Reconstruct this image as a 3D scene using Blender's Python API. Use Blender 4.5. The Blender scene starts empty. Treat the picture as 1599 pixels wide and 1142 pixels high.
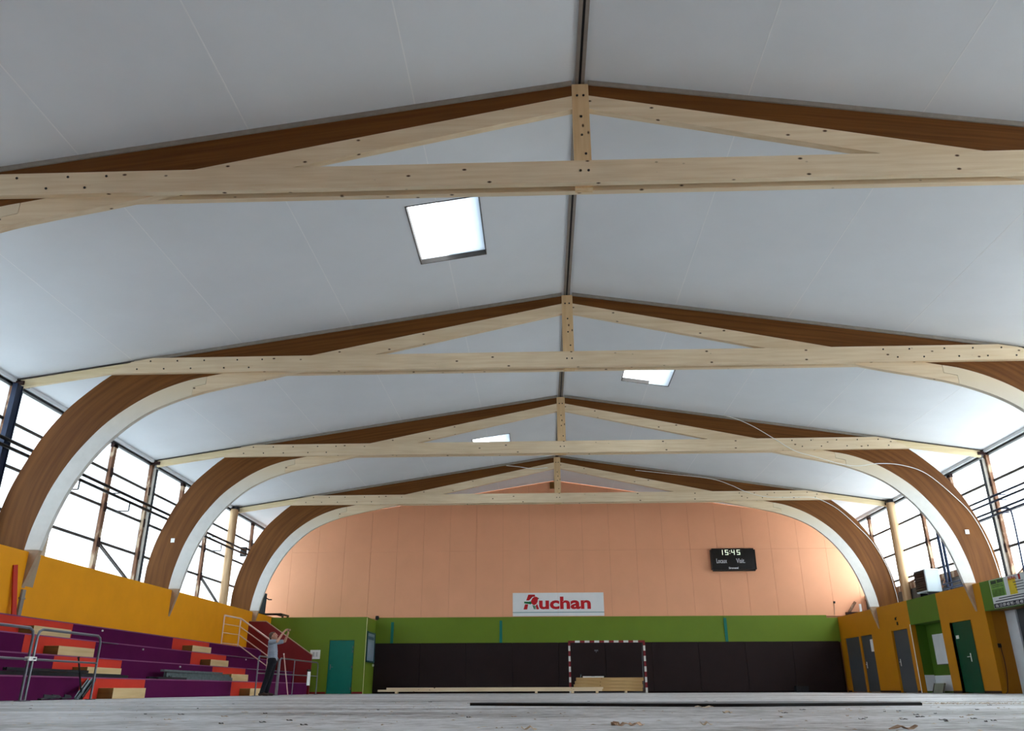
import bpy, bmesh, math, random
from mathutils import Vector, Matrix

random.seed(7)
SC = bpy.context.scene
COL = SC.collection

# ------------------------------------------------------------------ camera
CAM = Vector((-0.743, 0.0, 0.15))
right = Vector((0.99937293, 0.03528312, -0.0029731))
up = Vector((0.01592029, -0.37275286, 0.92779408))
fwd = Vector((-0.03162724, 0.92725962, 0.37308084))
cd = bpy.data.cameras.new('camera')
cd.sensor_fit = 'HORIZONTAL'; cd.sensor_width = 36.0
cd.lens = 1258.39 * 36.0 / 1599.0
cd.clip_start = 0.05; cd.clip_end = 500
cam = bpy.data.objects.new('camera', cd); COL.objects.link(cam)
m = Matrix.Identity(4)
for r in range(3):
    m[r][0] = right[r]; m[r][1] = up[r]; m[r][2] = -fwd[r]; m[r][3] = CAM[r]
cam.matrix_world = m
SC.camera = cam

# ------------------------------------------------------------------ sky (even overcast) and exposure
w = bpy.data.worlds.new('overcast_sky'); SC.world = w; w.use_nodes = True
bg = w.node_tree.nodes['Background']
bg.inputs['Color'].default_value = (0.80, 0.91, 1.0, 1)
bg.inputs['Strength'].default_value = 2.85
sd = bpy.data.lights.new('hazy_sun', 'SUN'); sd.energy = 10.0; sd.angle = math.radians(50); sd.color = (1.0, 0.97, 0.92)
so = bpy.data.objects.new('hazy_sun', sd); COL.objects.link(so); so.location = (60, 20, 40)
so.rotation_euler = Vector((0.80, 0.12, 0.58)).to_track_quat('Z', 'Y').to_euler()
SC.view_settings.view_transform = 'Standard'
SC.view_settings.look = 'None'
SC.view_settings.gamma = 1.0
SC.view_settings.use_curve_mapping = False
SC.view_settings.exposure = 1.02
SC.cycles.use_denoising = True
SC.cycles.max_bounces = 14
SC.cycles.diffuse_bounces = 8
SC.cycles.transmission_bounces = 8
SC.cycles.transparent_max_bounces = 12

# ------------------------------------------------------------------ helpers
def lin(h):
    h = h.lstrip('#')
    v = [int(h[i:i + 2], 16) / 255 for i in (0, 2, 4)]
    return tuple(c / 12.92 if c <= 0.04045 else ((c + 0.055) / 1.055) ** 2.4 for c in v) + (1,)

def scale_col(c, k):
    return tuple(min(1, x * k) for x in c[:3]) + (1,)

def mat(name, col, rough=0.7, metal=0.0, var=0.12, scale=3.0, stretch=(1, 1, 1), bump=0.0, spec=0.3, wear=None):
    """painted / plain surface with a soft procedural mottling"""
    if isinstance(col, str): col = lin(col)
    M = bpy.data.materials.new(name); M.use_nodes = True
    nt = M.node_tree; N = nt.nodes; L = nt.links
    b = N['Principled BSDF']
    b.inputs['Roughness'].default_value = rough
    b.inputs['Metallic'].default_value = metal
    b.inputs['Specular IOR Level'].default_value = spec
    tc = N.new('ShaderNodeTexCoord'); mp = N.new('ShaderNodeMapping')
    mp.inputs['Scale'].default_value = stretch
    L.new(tc.outputs['Object'], mp.inputs['Vector'])
    nz = N.new('ShaderNodeTexNoise'); nz.inputs['Scale'].default_value = scale
    nz.inputs['Detail'].default_value = 6; nz.inputs['Roughness'].default_value = 0.6
    L.new(mp.outputs['Vector'], nz.inputs['Vector'])
    cr = N.new('ShaderNodeValToRGB')
    cr.color_ramp.elements[0].position = 0.3; cr.color_ramp.elements[1].position = 0.7
    cr.color_ramp.elements[0].color = scale_col(col, 1 - var)
    cr.color_ramp.elements[1].color = scale_col(col, 1 + var)
    L.new(nz.outputs['Fac'], cr.inputs['Fac'])
    out = cr.outputs['Color']
    if wear:
        wc, amt, ws = wear
        n2 = N.new('ShaderNodeTexNoise'); n2.inputs['Scale'].default_value = ws; n2.inputs['Detail'].default_value = 5
        L.new(mp.outputs['Vector'], n2.inputs['Vector'])
        r2 = N.new('ShaderNodeValToRGB')
        r2.color_ramp.elements[0].position = 1 - amt - 0.04; r2.color_ramp.elements[1].position = 1 - amt + 0.04
        L.new(n2.outputs['Fac'], r2.inputs['Fac'])
        mx = N.new('ShaderNodeMixRGB'); mx.inputs['Color2'].default_value = lin(wc) if isinstance(wc, str) else wc
        L.new(r2.outputs['Color'], mx.inputs['Fac']); L.new(out, mx.inputs['Color1']); out = mx.outputs['Color']
    L.new(out, b.inputs['Base Color'])
    if bump:
        bp = N.new('ShaderNodeBump'); bp.inputs['Strength'].default_value = bump; bp.inputs['Distance'].default_value = 0.02
        L.new(nz.outputs['Fac'], bp.inputs['Height']); L.new(bp.outputs['Normal'], b.inputs['Normal'])
    return M

def wood(name, c1, c2, axis='X', knots=True, rough=0.65, grain=14.0, kscale=1.1):
    """planed timber: grain stretched along an axis and scattered knots"""
    M = bpy.data.materials.new(name); M.use_nodes = True
    nt = M.node_tree; N = nt.nodes; L = nt.links
    b = N['Principled BSDF']; b.inputs['Roughness'].default_value = rough
    b.inputs['Specular IOR Level'].default_value = 0.25
    tc = N.new('ShaderNodeTexCoord'); mp = N.new('ShaderNodeMapping')
    s = [1.0, 1.0, 1.0]; s['XYZ'.index(axis)] = 0.06
    mp.inputs['Scale'].default_value = s
    L.new(tc.outputs['Object'], mp.inputs['Vector'])
    nz = N.new('ShaderNodeTexNoise'); nz.inputs['Scale'].default_value = grain; nz.inputs['Detail'].default_value = 5
    L.new(mp.outputs['Vector'], nz.inputs['Vector'])
    cr = N.new('ShaderNodeValToRGB')
    cr.color_ramp.elements[0].position = 0.32; cr.color_ramp.elements[1].position = 0.68
    cr.color_ramp.elements[0].color = lin(c1); cr.color_ramp.elements[1].color = lin(c2)
    L.new(nz.outputs['Fac'], cr.inputs['Fac'])
    n3 = N.new('ShaderNodeTexNoise'); n3.inputs['Scale'].default_value = 0.9
    L.new(tc.outputs['Object'], n3.inputs['Vector'])
    hs = N.new('ShaderNodeHueSaturation')
    mr = N.new('ShaderNodeMapRange'); mr.inputs['To Min'].default_value = 0.86; mr.inputs['To Max'].default_value = 1.12
    L.new(n3.outputs['Fac'], mr.inputs['Value']); L.new(mr.outputs['Result'], hs.inputs['Value'])
    L.new(cr.outputs['Color'], hs.inputs['Color'])
    out = hs.outputs['Color']
    if knots:
        vo = N.new('ShaderNodeTexVoronoi'); vo.inputs['Scale'].default_value = 4.6 * kscale
        m2 = N.new('ShaderNodeMapping'); s2 = [1.0, 1.0, 1.0]; s2['XYZ'.index(axis)] = 0.55
        m2.inputs['Scale'].default_value = s2
        L.new(tc.outputs['Object'], m2.inputs['Vector']); L.new(m2.outputs['Vector'], vo.inputs['Vector'])
        r2 = N.new('ShaderNodeValToRGB')
        r2.color_ramp.elements[0].position = 0.06; r2.color_ramp.elements[1].position = 0.12
        r2.color_ramp.elements[0].color = (1, 1, 1, 1); r2.color_ramp.elements[1].color = (0, 0, 0, 1)
        L.new(vo.outputs['Distance'], r2.inputs['Fac'])
        mx = N.new('ShaderNodeMixRGB'); mx.inputs['Color2'].default_value = lin('#4a3220')
        L.new(r2.outputs['Color'], mx.inputs['Fac']); L.new(out, mx.inputs['Color1']); out = mx.outputs['Color']
    L.new(out, b.inputs['Base Color'])
    return M

def pane_mat(name, col, clear=0.25):
    """milky glazing: mostly diffuses the daylight that falls on its outside"""
    M = bpy.data.materials.new(name); M.use_nodes = True
    nt = M.node_tree; N = nt.nodes; L = nt.links
    for n in list(N):
        if n.type == 'BSDF_PRINCIPLED': N.remove(n)
    out = N['Material Output']
    tr = N.new('ShaderNodeBsdfTranslucent'); tr.inputs['Color'].default_value = col
    tp = N.new('ShaderNodeBsdfTransparent'); tp.inputs['Color'].default_value = (0.97, 0.99, 1, 1)
    nz = N.new('ShaderNodeTexNoise'); nz.inputs['Scale'].default_value = 2.0
    mr = N.new('ShaderNodeMapRange'); mr.inputs['To Min'].default_value = clear * 0.8; mr.inputs['To Max'].default_value = clear * 1.2
    mx = N.new('ShaderNodeMixShader')
    L.new(nz.outputs['Fac'], mr.inputs['Value']); L.new(mr.outputs['Result'], mx.inputs['Fac'])
    L.new(tr.outputs[0], mx.inputs[1]); L.new(tp.outputs[0], mx.inputs[2]); L.new(mx.outputs[0], out.inputs['Surface'])
    return M

def emit_mat(name, col, s):
    M = bpy.data.materials.new(name); M.use_nodes = True
    N = M.node_tree.nodes
    b = N['Principled BSDF']; b.inputs['Base Color'].default_value = col
    b.inputs['Emission Color'].default_value = col; b.inputs['Emission Strength'].default_value = s
    return M

class MB:
    """collects geometry in world coordinates, built as one mesh object"""
    def __init__(self): self.v = []; self.f = []; self.smooth = set()
    def add(self, vs, fs, smooth=False):
        o = len(self.v); self.v += [tuple(p) for p in vs]
        for f in fs:
            if smooth: self.smooth.add(len(self.f))
            self.f.append(tuple(i + o for i in f))
        return self
    def box(self, x0, x1, y0, y1, z0, z1, bev=0.0):
        x0, x1 = min(x0, x1), max(x0, x1); y0, y1 = min(y0, y1), max(y0, y1); z0, z1 = min(z0, z1), max(z0, z1)
        if bev <= 0:
            v = [(x0,y0,z0),(x1,y0,z0),(x1,y1,z0),(x0,y1,z0),(x0,y0,z1),(x1,y0,z1),(x1,y1,z1),(x0,y1,z1)]
            f = [(0,3,2,1),(4,5,6,7),(0,1,5,4),(1,2,6,5),(2,3,7,6),(3,0,4,7)]
            return self.add(v, f)
        bm = bmesh.new(); bmesh.ops.create_cube(bm, size=1)
        for p in bm.verts:
            p.co = Vector(((x0+x1)/2 + p.co.x*(x1-x0), (y0+y1)/2 + p.co.y*(y1-y0), (z0+z1)/2 + p.co.z*(z1-z0)))
        bmesh.ops.bevel(bm, geom=list(bm.edges), offset=min(bev, 0.45*min(x1-x0, y1-y0, z1-z0)), segments=1, affect='EDGES')
        return self.bm(bm)
    def bm(self, bm, smooth=False):
        bm.verts.index_update()
        self.add([p.co.copy() for p in bm.verts], [[q.index for q in f.verts] for f in bm.faces], smooth); bm.free(); return self
    def obox(self, c, ax, ay, az, sx, sy, sz):
        """box with its own axes, centre c, full sizes sx sy sz"""
        c = Vector(c); ax = Vector(ax).normalized()*sx/2; ay = Vector(ay).normalized()*sy/2; az = Vector(az).normalized()*sz/2
        s = [(-1,-1,-1),(1,-1,-1),(1,1,-1),(-1,1,-1),(-1,-1,1),(1,-1,1),(1,1,1),(-1,1,1)]
        return self.add([c+a*ax+b*ay+d*az for a,b,d in s], [(0,3,2,1),(4,5,6,7),(0,1,5,4),(1,2,6,5),(2,3,7,6),(3,0,4,7)])
    def bar(self, a, b, wdt, hgt, ref=(0,0,1)):
        a = Vector(a); b = Vector(b); d = (b-a)
        s = d.cross(Vector(ref))
        if s.length < 1e-5: s = d.cross(Vector((1,0,0)))
        u = s.cross(d)
        return self.obox((a+b)/2, d, s, u, d.length, wdt, hgt)
    def tube(self, pts, r, n=8, cap=True):
        pts = [Vector(p) for p in pts]; rs = r if isinstance(r, (list, tuple)) else [r]*len(pts)
        rings = []; prev = None
        for i, p in enumerate(pts):
            t = (pts[min(i+1, len(pts)-1)] - pts[max(i-1, 0)]).normalized()
            if prev is None:
                a = t.cross(Vector((0,0,1)))
                if a.length < 1e-3: a = t.cross(Vector((1,0,0)))
            else:
                a = prev - t*prev.dot(t)
            a.normalize(); prev = a; b = t.cross(a)
            rings.append([p + rs[i]*(math.cos(2*math.pi*k/n)*a + math.sin(2*math.pi*k/n)*b) for k in range(n)])
        vs = [q for rg in rings for q in rg]; fs = []
        for i in range(len(pts)-1):
            for k in range(n):
                fs.append((i*n+k, i*n+(k+1)%n, (i+1)*n+(k+1)%n, (i+1)*n+k))
        self.add(vs, fs, True)
        if cap:
            self.add(rings[0], [tuple(range(n-1, -1, -1))]); self.add(rings[-1], [tuple(range(n))])
        return self
    def prism_xz(self, poly, y0, y1):
        n = len(poly)
        v = [(x, y0, z) for x, z in poly] + [(x, y1, z) for x, z in poly]
        f = [tuple(range(n)), tuple(range(2*n-1, n-1, -1))] + [(i, i+n, (i+1)%n+n, (i+1)%n) for i in range(n)]
        return self.add(v, f)
    def prism_yz(self, poly, x0, x1):
        n = len(poly)
        v = [(x0, y, z) for y, z in poly] + [(x1, y, z) for y, z in poly]
        f = [tuple(range(n-1, -1, -1)), tuple(range(n, 2*n))] + [(i, (i+1)%n, (i+1)%n+n, i+n) for i in range(n)]
        return self.add(v, f)
    def band(self, top, bot, y0, y1):
        """strip in the XZ plane between two polylines of equal count, with thickness in Y"""
        n = len(top)
        v = []
        for y in (y0, y1):
            v += [(x, y, z) for x, z in top] + [(x, y, z) for x, z in bot]
        f = []
        for i in range(n-1):
            f.append((i, n+i, n+i+1, i+1)); f.append((2*n+i, 2*n+i+1, 3*n+i+1, 3*n+i))
            f.append((i, i+1, 2*n+i+1, 2*n+i)); f.append((n+i, 3*n+i, 3*n+i+1, n+i+1))
        f.append((0, 2*n, 3*n, n)); f.append((n-1, 2*n-1, 4*n-1, 3*n-1))
        return self.add(v, f)
    def build(self, name, material, parent=None, fix=True):
        org = WLOC.get(parent, Vector((0, 0, 0))) if parent is not None else None
        if org is None:
            zs = [p[2] for p in self.v]; xs = [p[0] for p in self.v]; ys = [p[1] for p in self.v]
            org = Vector(((min(xs)+max(xs))/2, (min(ys)+max(ys))/2, min(zs)))
        me = bpy.data.meshes.new(name)
        me.from_pydata([(p[0]-org.x, p[1]-org.y, p[2]-org.z) for p in self.v], [], self.f)
        for i in self.smooth: me.polygons[i].use_smooth = True
        if fix:
            bm = bmesh.new(); bm.from_mesh(me); bmesh.ops.recalc_face_normals(bm, faces=bm.faces); bm.to_mesh(me); bm.free()
        me.update()
        if material is not None: me.materials.append(material)
        o = bpy.data.objects.new(name, me); COL.objects.link(o)
        if parent is not None:
            o.parent = parent; WLOC[o] = org
        else:
            o.location = org; WLOC[o] = org
        return o

WLOC = {}
def tag(o, label=None, cat=None, group=None, kind=None):
    if label: o['label'] = label
    if cat: o['category'] = cat
    if group: o['group'] = group
    if kind: o['kind'] = kind
    return o
def thing(name, loc, label, cat, group=None, kind=None):
    o = bpy.data.objects.new(name, None); COL.objects.link(o); o.location = loc; o.empty_display_size = 0.2
    WLOC[o] = Vector(loc)
    return tag(o, label, cat, group, kind)
def inst(src, parent, offset):
    """linked copy of a part, moved by offset"""
    c = src.copy(); COL.objects.link(c); c.parent = parent; c.location = Vector(offset); return c
def catmull(P, n=6):
    P = [Vector((p[0], p[1])) for p in P]; out = []
    for i in range(len(P)-1):
        p0 = P[max(i-1, 0)]; p1 = P[i]; p2 = P[i+1]; p3 = P[min(i+2, len(P)-1)]
        for k in range(n):
            t = k/n
            q = 0.5*((2*p1) + (p2-p0)*t + (2*p0-5*p1+4*p2-p3)*t*t + (3*p1-p0-3*p2+p3)*t**3)
            out.append((q.x, q.y))
    out.append((P[-1].x, P[-1].y)); return out
def catmull3(P, n=6):
    P = [Vector(p) for p in P]; out = []
    for i in range(len(P)-1):
        p0 = P[max(i-1, 0)]; p1 = P[i]; p2 = P[i+1]; p3 = P[min(i+2, len(P)-1)]
        for k in range(n):
            t = k/n
            out.append(0.5*((2*p1) + (p2-p0)*t + (2*p0-5*p1+4*p2-p3)*t*t + (3*p1-p0-3*p2+p3)*t**3))
    out.append(P[-1]); return out
def resample(P, n):
    d = [0]
    for a, b in zip(P, P[1:]): d.append(d[-1] + math.hypot(b[0]-a[0], b[1]-a[1]))
    out = []; j = 0
    for k in range(n):
        s = d[-1]*k/(n-1)
        while j < len(P)-2 and d[j+1] < s: j += 1
        t = 0 if d[j+1] == d[j] else (s-d[j])/(d[j+1]-d[j])
        out.append((P[j][0]+(P[j+1][0]-P[j][0])*t, P[j][1]+(P[j+1][1]-P[j][1])*t))
    return out
def text_mb(txt, width, height, origin, ax, ay, depth=0.006, bold=0.0):
    """lettering as thin raised geometry: origin = lower left corner, ax / ay unit axes"""
    cu = bpy.data.curves.new('lettering', 'FONT'); cu.body = txt; cu.size = 1.0; cu.offset = bold; cu.resolution_u = 3
    cu.extrude = 0.0
    ob = bpy.data.objects.new('lettering', cu); COL.objects.link(ob)
    dg = bpy.context.evaluated_depsgraph_get(); dg.update()
    me = bpy.data.meshes.new_from_object(ob.evaluated_get(dg))
    vs = [v.co.copy() for v in me.vertices]; fs = [tuple(p.vertices) for p in me.polygons]
    bpy.data.objects.remove(ob); bpy.data.curves.remove(cu); bpy.data.meshes.remove(me)
    x0 = min(v.x for v in vs); x1 = max(v.x for v in vs); y0 = min(v.y for v in vs); y1 = max(v.y for v in vs)
    ax = Vector(ax); ay = Vector(ay); o = Vector(origin); nrm = ax.cross(ay)
    mb = MB(); mb.add([o + ax*((v.x-x0)/(x1-x0)*width) + ay*((v.y-y0)/(y1-y0)*height) + nrm*depth for v in vs], fs)
    return mb

# ------------------------------------------------------------------ materials
M_ceil = mat('ceiling_panel_white', '#dfe3e7', 0.8, var=0.03, scale=0.6)
M_seam = mat('joint_tape_white', '#eaecee', 0.7, var=0.03)
M_brown = wood('stained_glulam', '#5c340a', '#744719', 'X', knots=False, grain=7)
_nt = M_brown.node_tree; _at = _nt.nodes.new('ShaderNodeAttribute'); _at.attribute_name = 'grain'
for _l in list(_nt.links):
    if _l.from_node.type == 'TEX_COORD':
        _nt.links.new(_at.outputs['Vector'], _l.to_socket)
M_pale = wood('pale_spruce', '#dac3a0', '#e6d4b6', 'X', grain=16)
M_pale_post = wood('pale_spruce_upright', '#d2b084', '#dfc296', 'Z', grain=16)
M_pale_jack = wood('pale_spruce_jack', '#d8c398', '#e6d6b2', 'X', grain=12, knots=False)
M_white_rib = mat('white_painted_timber', '#d3d2cd', 0.6, var=0.05, scale=5, wear=('#b3ab9c', 0.18, 14))
_nt = M_white_rib.node_tree; _tc = _nt.nodes.new('ShaderNodeTexCoord'); _sp = _nt.nodes.new('ShaderNodeSeparateXYZ')
_mr = _nt.nodes.new('ShaderNodeMapRange'); _mr.inputs['From Min'].default_value = 5.6; _mr.inputs['From Max'].default_value = 6.75
_mx = _nt.nodes.new('ShaderNodeMixRGB'); _mx.inputs['Color2'].default_value = lin('#ddceb2')     # bare spruce where the whitewash ends
_bs = _nt.nodes['Principled BSDF']; _src = _bs.inputs['Base Color'].links[0].from_socket
_nt.links.new(_tc.outputs['Object'], _sp.inputs[0]); _nt.links.new(_sp.outputs['Z'], _mr.inputs['Value']); _nt.links.new(_mr.outputs['Result'], _mx.inputs['Fac'])
_nt.links.new(_src, _mx.inputs['Color1']); _nt.links.new(_mx.outputs['Color'], _bs.inputs['Base Color'])
M_foot = mat('bare_rib_foot', '#a99078', 0.7, var=0.12, scale=6)
M_nail = mat('grey_batten', '#8f8880', 0.8, var=0.12, scale=6)
M_bolt = mat('dark_bolt_steel', '#2c2622', 0.5, 0.3, var=0.1)
M_ridge = mat('ridge_batten', '#8a8078', 0.8, var=0.1)
M_dark = mat('black_steel', '#1b1c20', 0.5, 0.3, var=0.15)
M_navy = mat('navy_painted_steel', '#1b2740', 0.45, 0.2, var=0.15)
M_rust = mat('weathered_post', '#7a5844', 0.85, var=0.25, scale=3, stretch=(1, 1, 0.4), wear=('#b59f86', 0.45, 4.5))
M_postw = mat('whitewashed_post', '#b9b2a8', 0.85, var=0.12, scale=5, wear=('#7c6c5e', 0.25, 9))
M_rail = mat('glazing_rail', '#4a4440', 0.7, 0.2, var=0.15)
M_pane = pane_mat('milky_glazing', (0.86, 0.90, 0.93, 1), 0.55)
M_orange = mat('orange_paint', '#ee9f08', 0.55, var=0.05, scale=1.2)
M_orange_r = mat('dimmed_orange', '#bb7d0a', 0.55, var=0.05, scale=1.2)  # same orange, darkened: the right wall's dimmer light is in the colour
M_orange2 = mat('shaded_niche_orange', '#a86c0c', 0.6, var=0.05, scale=1.2)  # orange wall colour with the niche shade painted in
M_green = mat('lime_green_paint', '#667f20', 0.55, var=0.05, scale=1.0)
M_dgreen = mat('moss_green_paint', '#4c701f', 0.55, var=0.06, scale=1.0)
M_peach = mat('peach_paint', '#eaaa84', 0.65, var=0.035, scale=0.8)
M_pad = mat('dark_brown_wall_pad', '#221516', 0.8, var=0.12, scale=2)
M_teal = mat('teal_paint', '#0c6f62', 0.45, var=0.06)
M_doorgrey = mat('door_grey', '#484e54', 0.5, var=0.06)
M_doorgreen = mat('door_green', '#08462e', 0.45, var=0.08)
M_purple = mat('purple_paint', '#520e40', 0.8, var=0.08, scale=1.2, spec=0.1)
M_red = mat('red_orange_paint', '#c83220', 0.6, var=0.06, scale=1.5)
M_dkred = mat('dark_red_paint', '#741318', 0.6, var=0.06)
M_step = wood('birch_step', '#c8ac7c', '#d6bd90', 'Y', knots=False)
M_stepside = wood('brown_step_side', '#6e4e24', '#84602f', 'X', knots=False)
M_edge = mat('worn_tread_edge', '#83456f', .55, var=.1)
M_steel = mat('grey_tube_steel', '#71757c', 0.35, 0.7, var=0.1)
M_galv = mat('galvanised_profile', '#6e7c80', 0.4, 0.5, var=0.25, scale=8)
M_pinkrail = mat('pale_handrail', '#e3c6bb', 0.5, var=0.05)
M_white = mat('white_sheet', '#e6eaec', 0.5, var=0.02)
M_whiteb = mat('plaster_white', '#d4dae0', 0.7, var=0.06)
M_signred = mat('sign_red', '#c01822', 0.5, var=0.02)
M_signgreen = mat('sign_green', '#0f6e3c', 0.5, var=0.02)
M_signteal = mat('sign_line', '#2f7f86', 0.5, var=0.02)
M_plate = mat('white_plate', '#eef0ee', 0.5, var=0.02)
M_black = mat('matte_black', '#0c0c0e', 0.4, var=0.1)
M_beige = mat('grey_beige', '#a39078', 0.85, var=0.1)
M_baseb = mat('dark_baseboard', '#2c1412', 0.6, var=0.1)
M_ground = mat('gravel_ground', '#93918a', 0.9, var=0.15, scale=2)
M_block = mat('dark_block_wall', '#57504a', 0.9, var=0.3, scale=5)

def floor_mat():
    M = bpy.data.materials.new('worn_floor'); M.use_nodes = True
    nt = M.node_tree; N = nt.nodes; L = nt.links
    b = N['Principled BSDF']; b.inputs['Specular IOR Level'].default_value = 0.45
    tc = N.new('ShaderNodeTexCoord')
    n1 = N.new('ShaderNodeTexNoise'); n1.inputs['Scale'].default_value = 0.7; n1.inputs['Detail'].default_value = 7
    n2 = N.new('ShaderNodeTexNoise'); n2.inputs['Scale'].default_value = 9.0; n2.inputs['Detail'].default_value = 8
    n2.inputs['Roughness'].default_value = 0.7
    mpf = N.new('ShaderNodeMapping'); mpf.inputs['Scale'].default_value = (0.4, 1.6, 1)
    L.new(tc.outputs['Object'], mpf.inputs['Vector'])
    L.new(mpf.outputs['Vector'], n1.inputs['Vector']); L.new(tc.outputs['Object'], n2.inputs['Vector'])
    mx = N.new('ShaderNodeMath'); mx.operation = 'ADD'
    L.new(n1.outputs['Fac'], mx.inputs[0]); L.new(n2.outputs['Fac'], mx.inputs[1])
    cr = N.new('ShaderNodeValToRGB')
    e = cr.color_ramp.elements
    e[0].position = 0.84/2; e[0].color = lin('#6a6c6e'); e[1].position = 1.18/2; e[1].color = lin('#cbced2')
    q = cr.color_ramp.elements.new(0.5); q.color = lin('#a4a7aa')
    dv = N.new('ShaderNodeMath'); dv.operation = 'MULTIPLY'; dv.inputs[1].default_value = 0.5
    L.new(mx.outputs[0], dv.inputs[0]); L.new(dv.outputs[0], cr.inputs['Fac'])
    # worn-through brown scuffs
    n3 = N.new('ShaderNodeTexNoise'); n3.inputs['Scale'].default_value = 3.1; n3.inputs['Detail'].default_value = 9
    L.new(tc.outputs['Object'], n3.inputs['Vector'])
    r3 = N.new('ShaderNodeValToRGB'); r3.color_ramp.elements[0].position = 0.58; r3.color_ramp.elements[1].position = 0.72
    L.new(n3.outputs['Fac'], r3.inputs['Fac'])
    sc = N.new('ShaderNodeMath'); sc.operation = 'MULTIPLY'; sc.inputs[1].default_value = 0.5
    L.new(r3.outputs['Color'], sc.inputs[0])
    m2 = N.new('ShaderNodeMixRGB'); m2.inputs['Color2'].default_value = lin('#6d645a')
    L.new(sc.outputs[0], m2.inputs['Fac']); L.new(cr.outputs['Color'], m2.inputs['Color1'])
    L.new(m2.outputs['Color'], b.inputs['Base Color'])
    mr = N.new('ShaderNodeMapRange'); mr.inputs['To Min'].default_value = 0.35; mr.inputs['To Max'].default_value = 0.62
    L.new(n1.outputs['Fac'], mr.inputs['Value']); L.new(mr.outputs['Result'], b.inputs['Roughness'])
    bp = N.new('ShaderNodeBump'); bp.inputs['Strength'].default_value = 0.25; bp.inputs['Distance'].default_value = 0.01
    L.new(n2.outputs['Fac'], bp.inputs['Height']); L.new(bp.outputs['Normal'], b.inputs['Normal'])
    return M
M_floor = floor_mat()

# ------------------------------------------------------------------ dimensions
YF = [10.224, 17.624, 25.024, 32.424]        # arch frames
YW = 36.85                                    # far wall
Y0 = -9.0                                     # near wall, behind the camera
XW = 12.03                                    # low side walls
XG = 13.40                                    # glazed side walls
def CZ(x): return 9.17 - 0.155*abs(x)         # ceiling height
WIN0 = {-1: 5.43, 1: -1.97}                   # unseen glazing start per side, set for near ceiling brightness

# ------------------------------------------------------------------ setting: floor, ground, walls
tag(MB().box(-13.7, 13.7, Y0, 37.2, -0.25, 0).build('floor', M_floor), 'worn pale grey hall floor scattered with wood splinters', 'floor', kind='structure')
tag(MB().box(-90, 90, -60, 110, -0.6, -0.3).build('ground_outside', M_ground), 'pale gravel ground outside the windows', 'ground', kind='structure')

# far wall with peach boards, green band, dark pads
wf = thing('wall_far', (0, YW, 0), 'peach gable wall with green band and dark brown padding below', 'wall', kind='structure')
MB().prism_xz([(-13.6, 0), (13.6, 0), (13.6, CZ(13.6)+.05), (0, 9.2), (-13.6, CZ(13.6)+.05)], YW+.045, YW+.3).build('wall_core', mat('board_backing_brown', '#b98a6c', .8), wf)
xs = [-13.24 + 1.2*k for k in range(-1, 24)]
g = 0.0035
for a, b in zip(xs, xs[1:]):
    a = max(a, -13.4); b = min(b, 13.4)
    if b-a < .1: continue
    MB().box(a+g, b-g, YW-.0, YW+.03, 3.06, 5.948, .001).build('wall_board', M_peach, wf)
    zt = lambda x: CZ(x) - .012
    poly = [(a+g, 5.952), (b-g, 5.952)] + [(b-g, zt(b))] + ([(0, zt(0))] if a < 0 < b else []) + [(a+g, zt(a))]
    MB().prism_xz(poly, YW, YW+.03).build('wall_board', M_peach, wf)
MB().box(-7.999, 11.55, YW-.06, YW+.04, 2.0, 3.09).build('green_band', M_green, wf)
MB().box(11.55, 12.02, YW-.06, YW+.04, 2.0, 2.98).build('green_band', M_green, wf)
MB().box(-7.999, 11.98, YW-.05, YW+.04, 0, 1.99).build('pad_backing', M_pad, wf)
px = [-7.995 + i*1.99 for i in range(11)]
for a, b in zip(px, px[1:]):
    MB().box(a+.003, min(b, 11.95)-.003, YW-.13, YW-.051, 0.04, 2.02, .012).build('wall_pad', M_pad, wf)
for x, z in ((-7.27, 2.90), (-2.52, 2.94), (7.19, 3.0)):
    MB().box(x-.06, x+.06, YW-.085, YW-.05, 2.01, z).build('teal_strip', M_teal, wf)
MB().box(-.26, -.02, YW-.12, YW, 8.78, 9.06).build('ridge_bracket', M_stepside, wf)

wn = MB().prism_xz([(-13.6, 0), (13.6, 0), (13.6, CZ(13.6)+.05), (0, 9.2), (-13.6, CZ(13.6)+.05)], Y0-.3, Y0).build('wall_near', M_peach)
tag(wn, 'plain peach gable wall behind the viewer', 'wall', kind='structure')

# left low wall with ledge
wl = thing('wall_left', (-XW, 14, 0), 'long orange lower wall along the bleachers', 'wall', kind='structure')
MB().box(-XW-.16, -XW, Y0, YW, 0, 3.0).build('wall_face', M_orange, wl)
MB().box(-XG-.12, -XW-.161, Y0, YW, 2.86, 2.99).build('ledge', M_whiteb, wl)
MB().box(-XG-.14, -XG+.06, Y0, YW, 0, 2.855).build('outer_wall', M_block, wl)
MB().box(-XG-.14, -XG+.05, Y0, YW, 2.995, 3.18).build('sill', M_rust, wl)
MB().prism_yz([(17.78, 2.98), (18.12, 2.98), (18.06, 2.28), (17.66, 2.28)], -XW+.0, -XW+.006).build('grey_beige_patch', M_beige, wl)  # flat grey-beige plate on the wall by the truss foot
MB().box(-XG-.1, -XG+.1, Y0, WIN0[-1]-.1, 3.18, 7.1).build('upper_wall', M_whiteb, wl)

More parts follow.
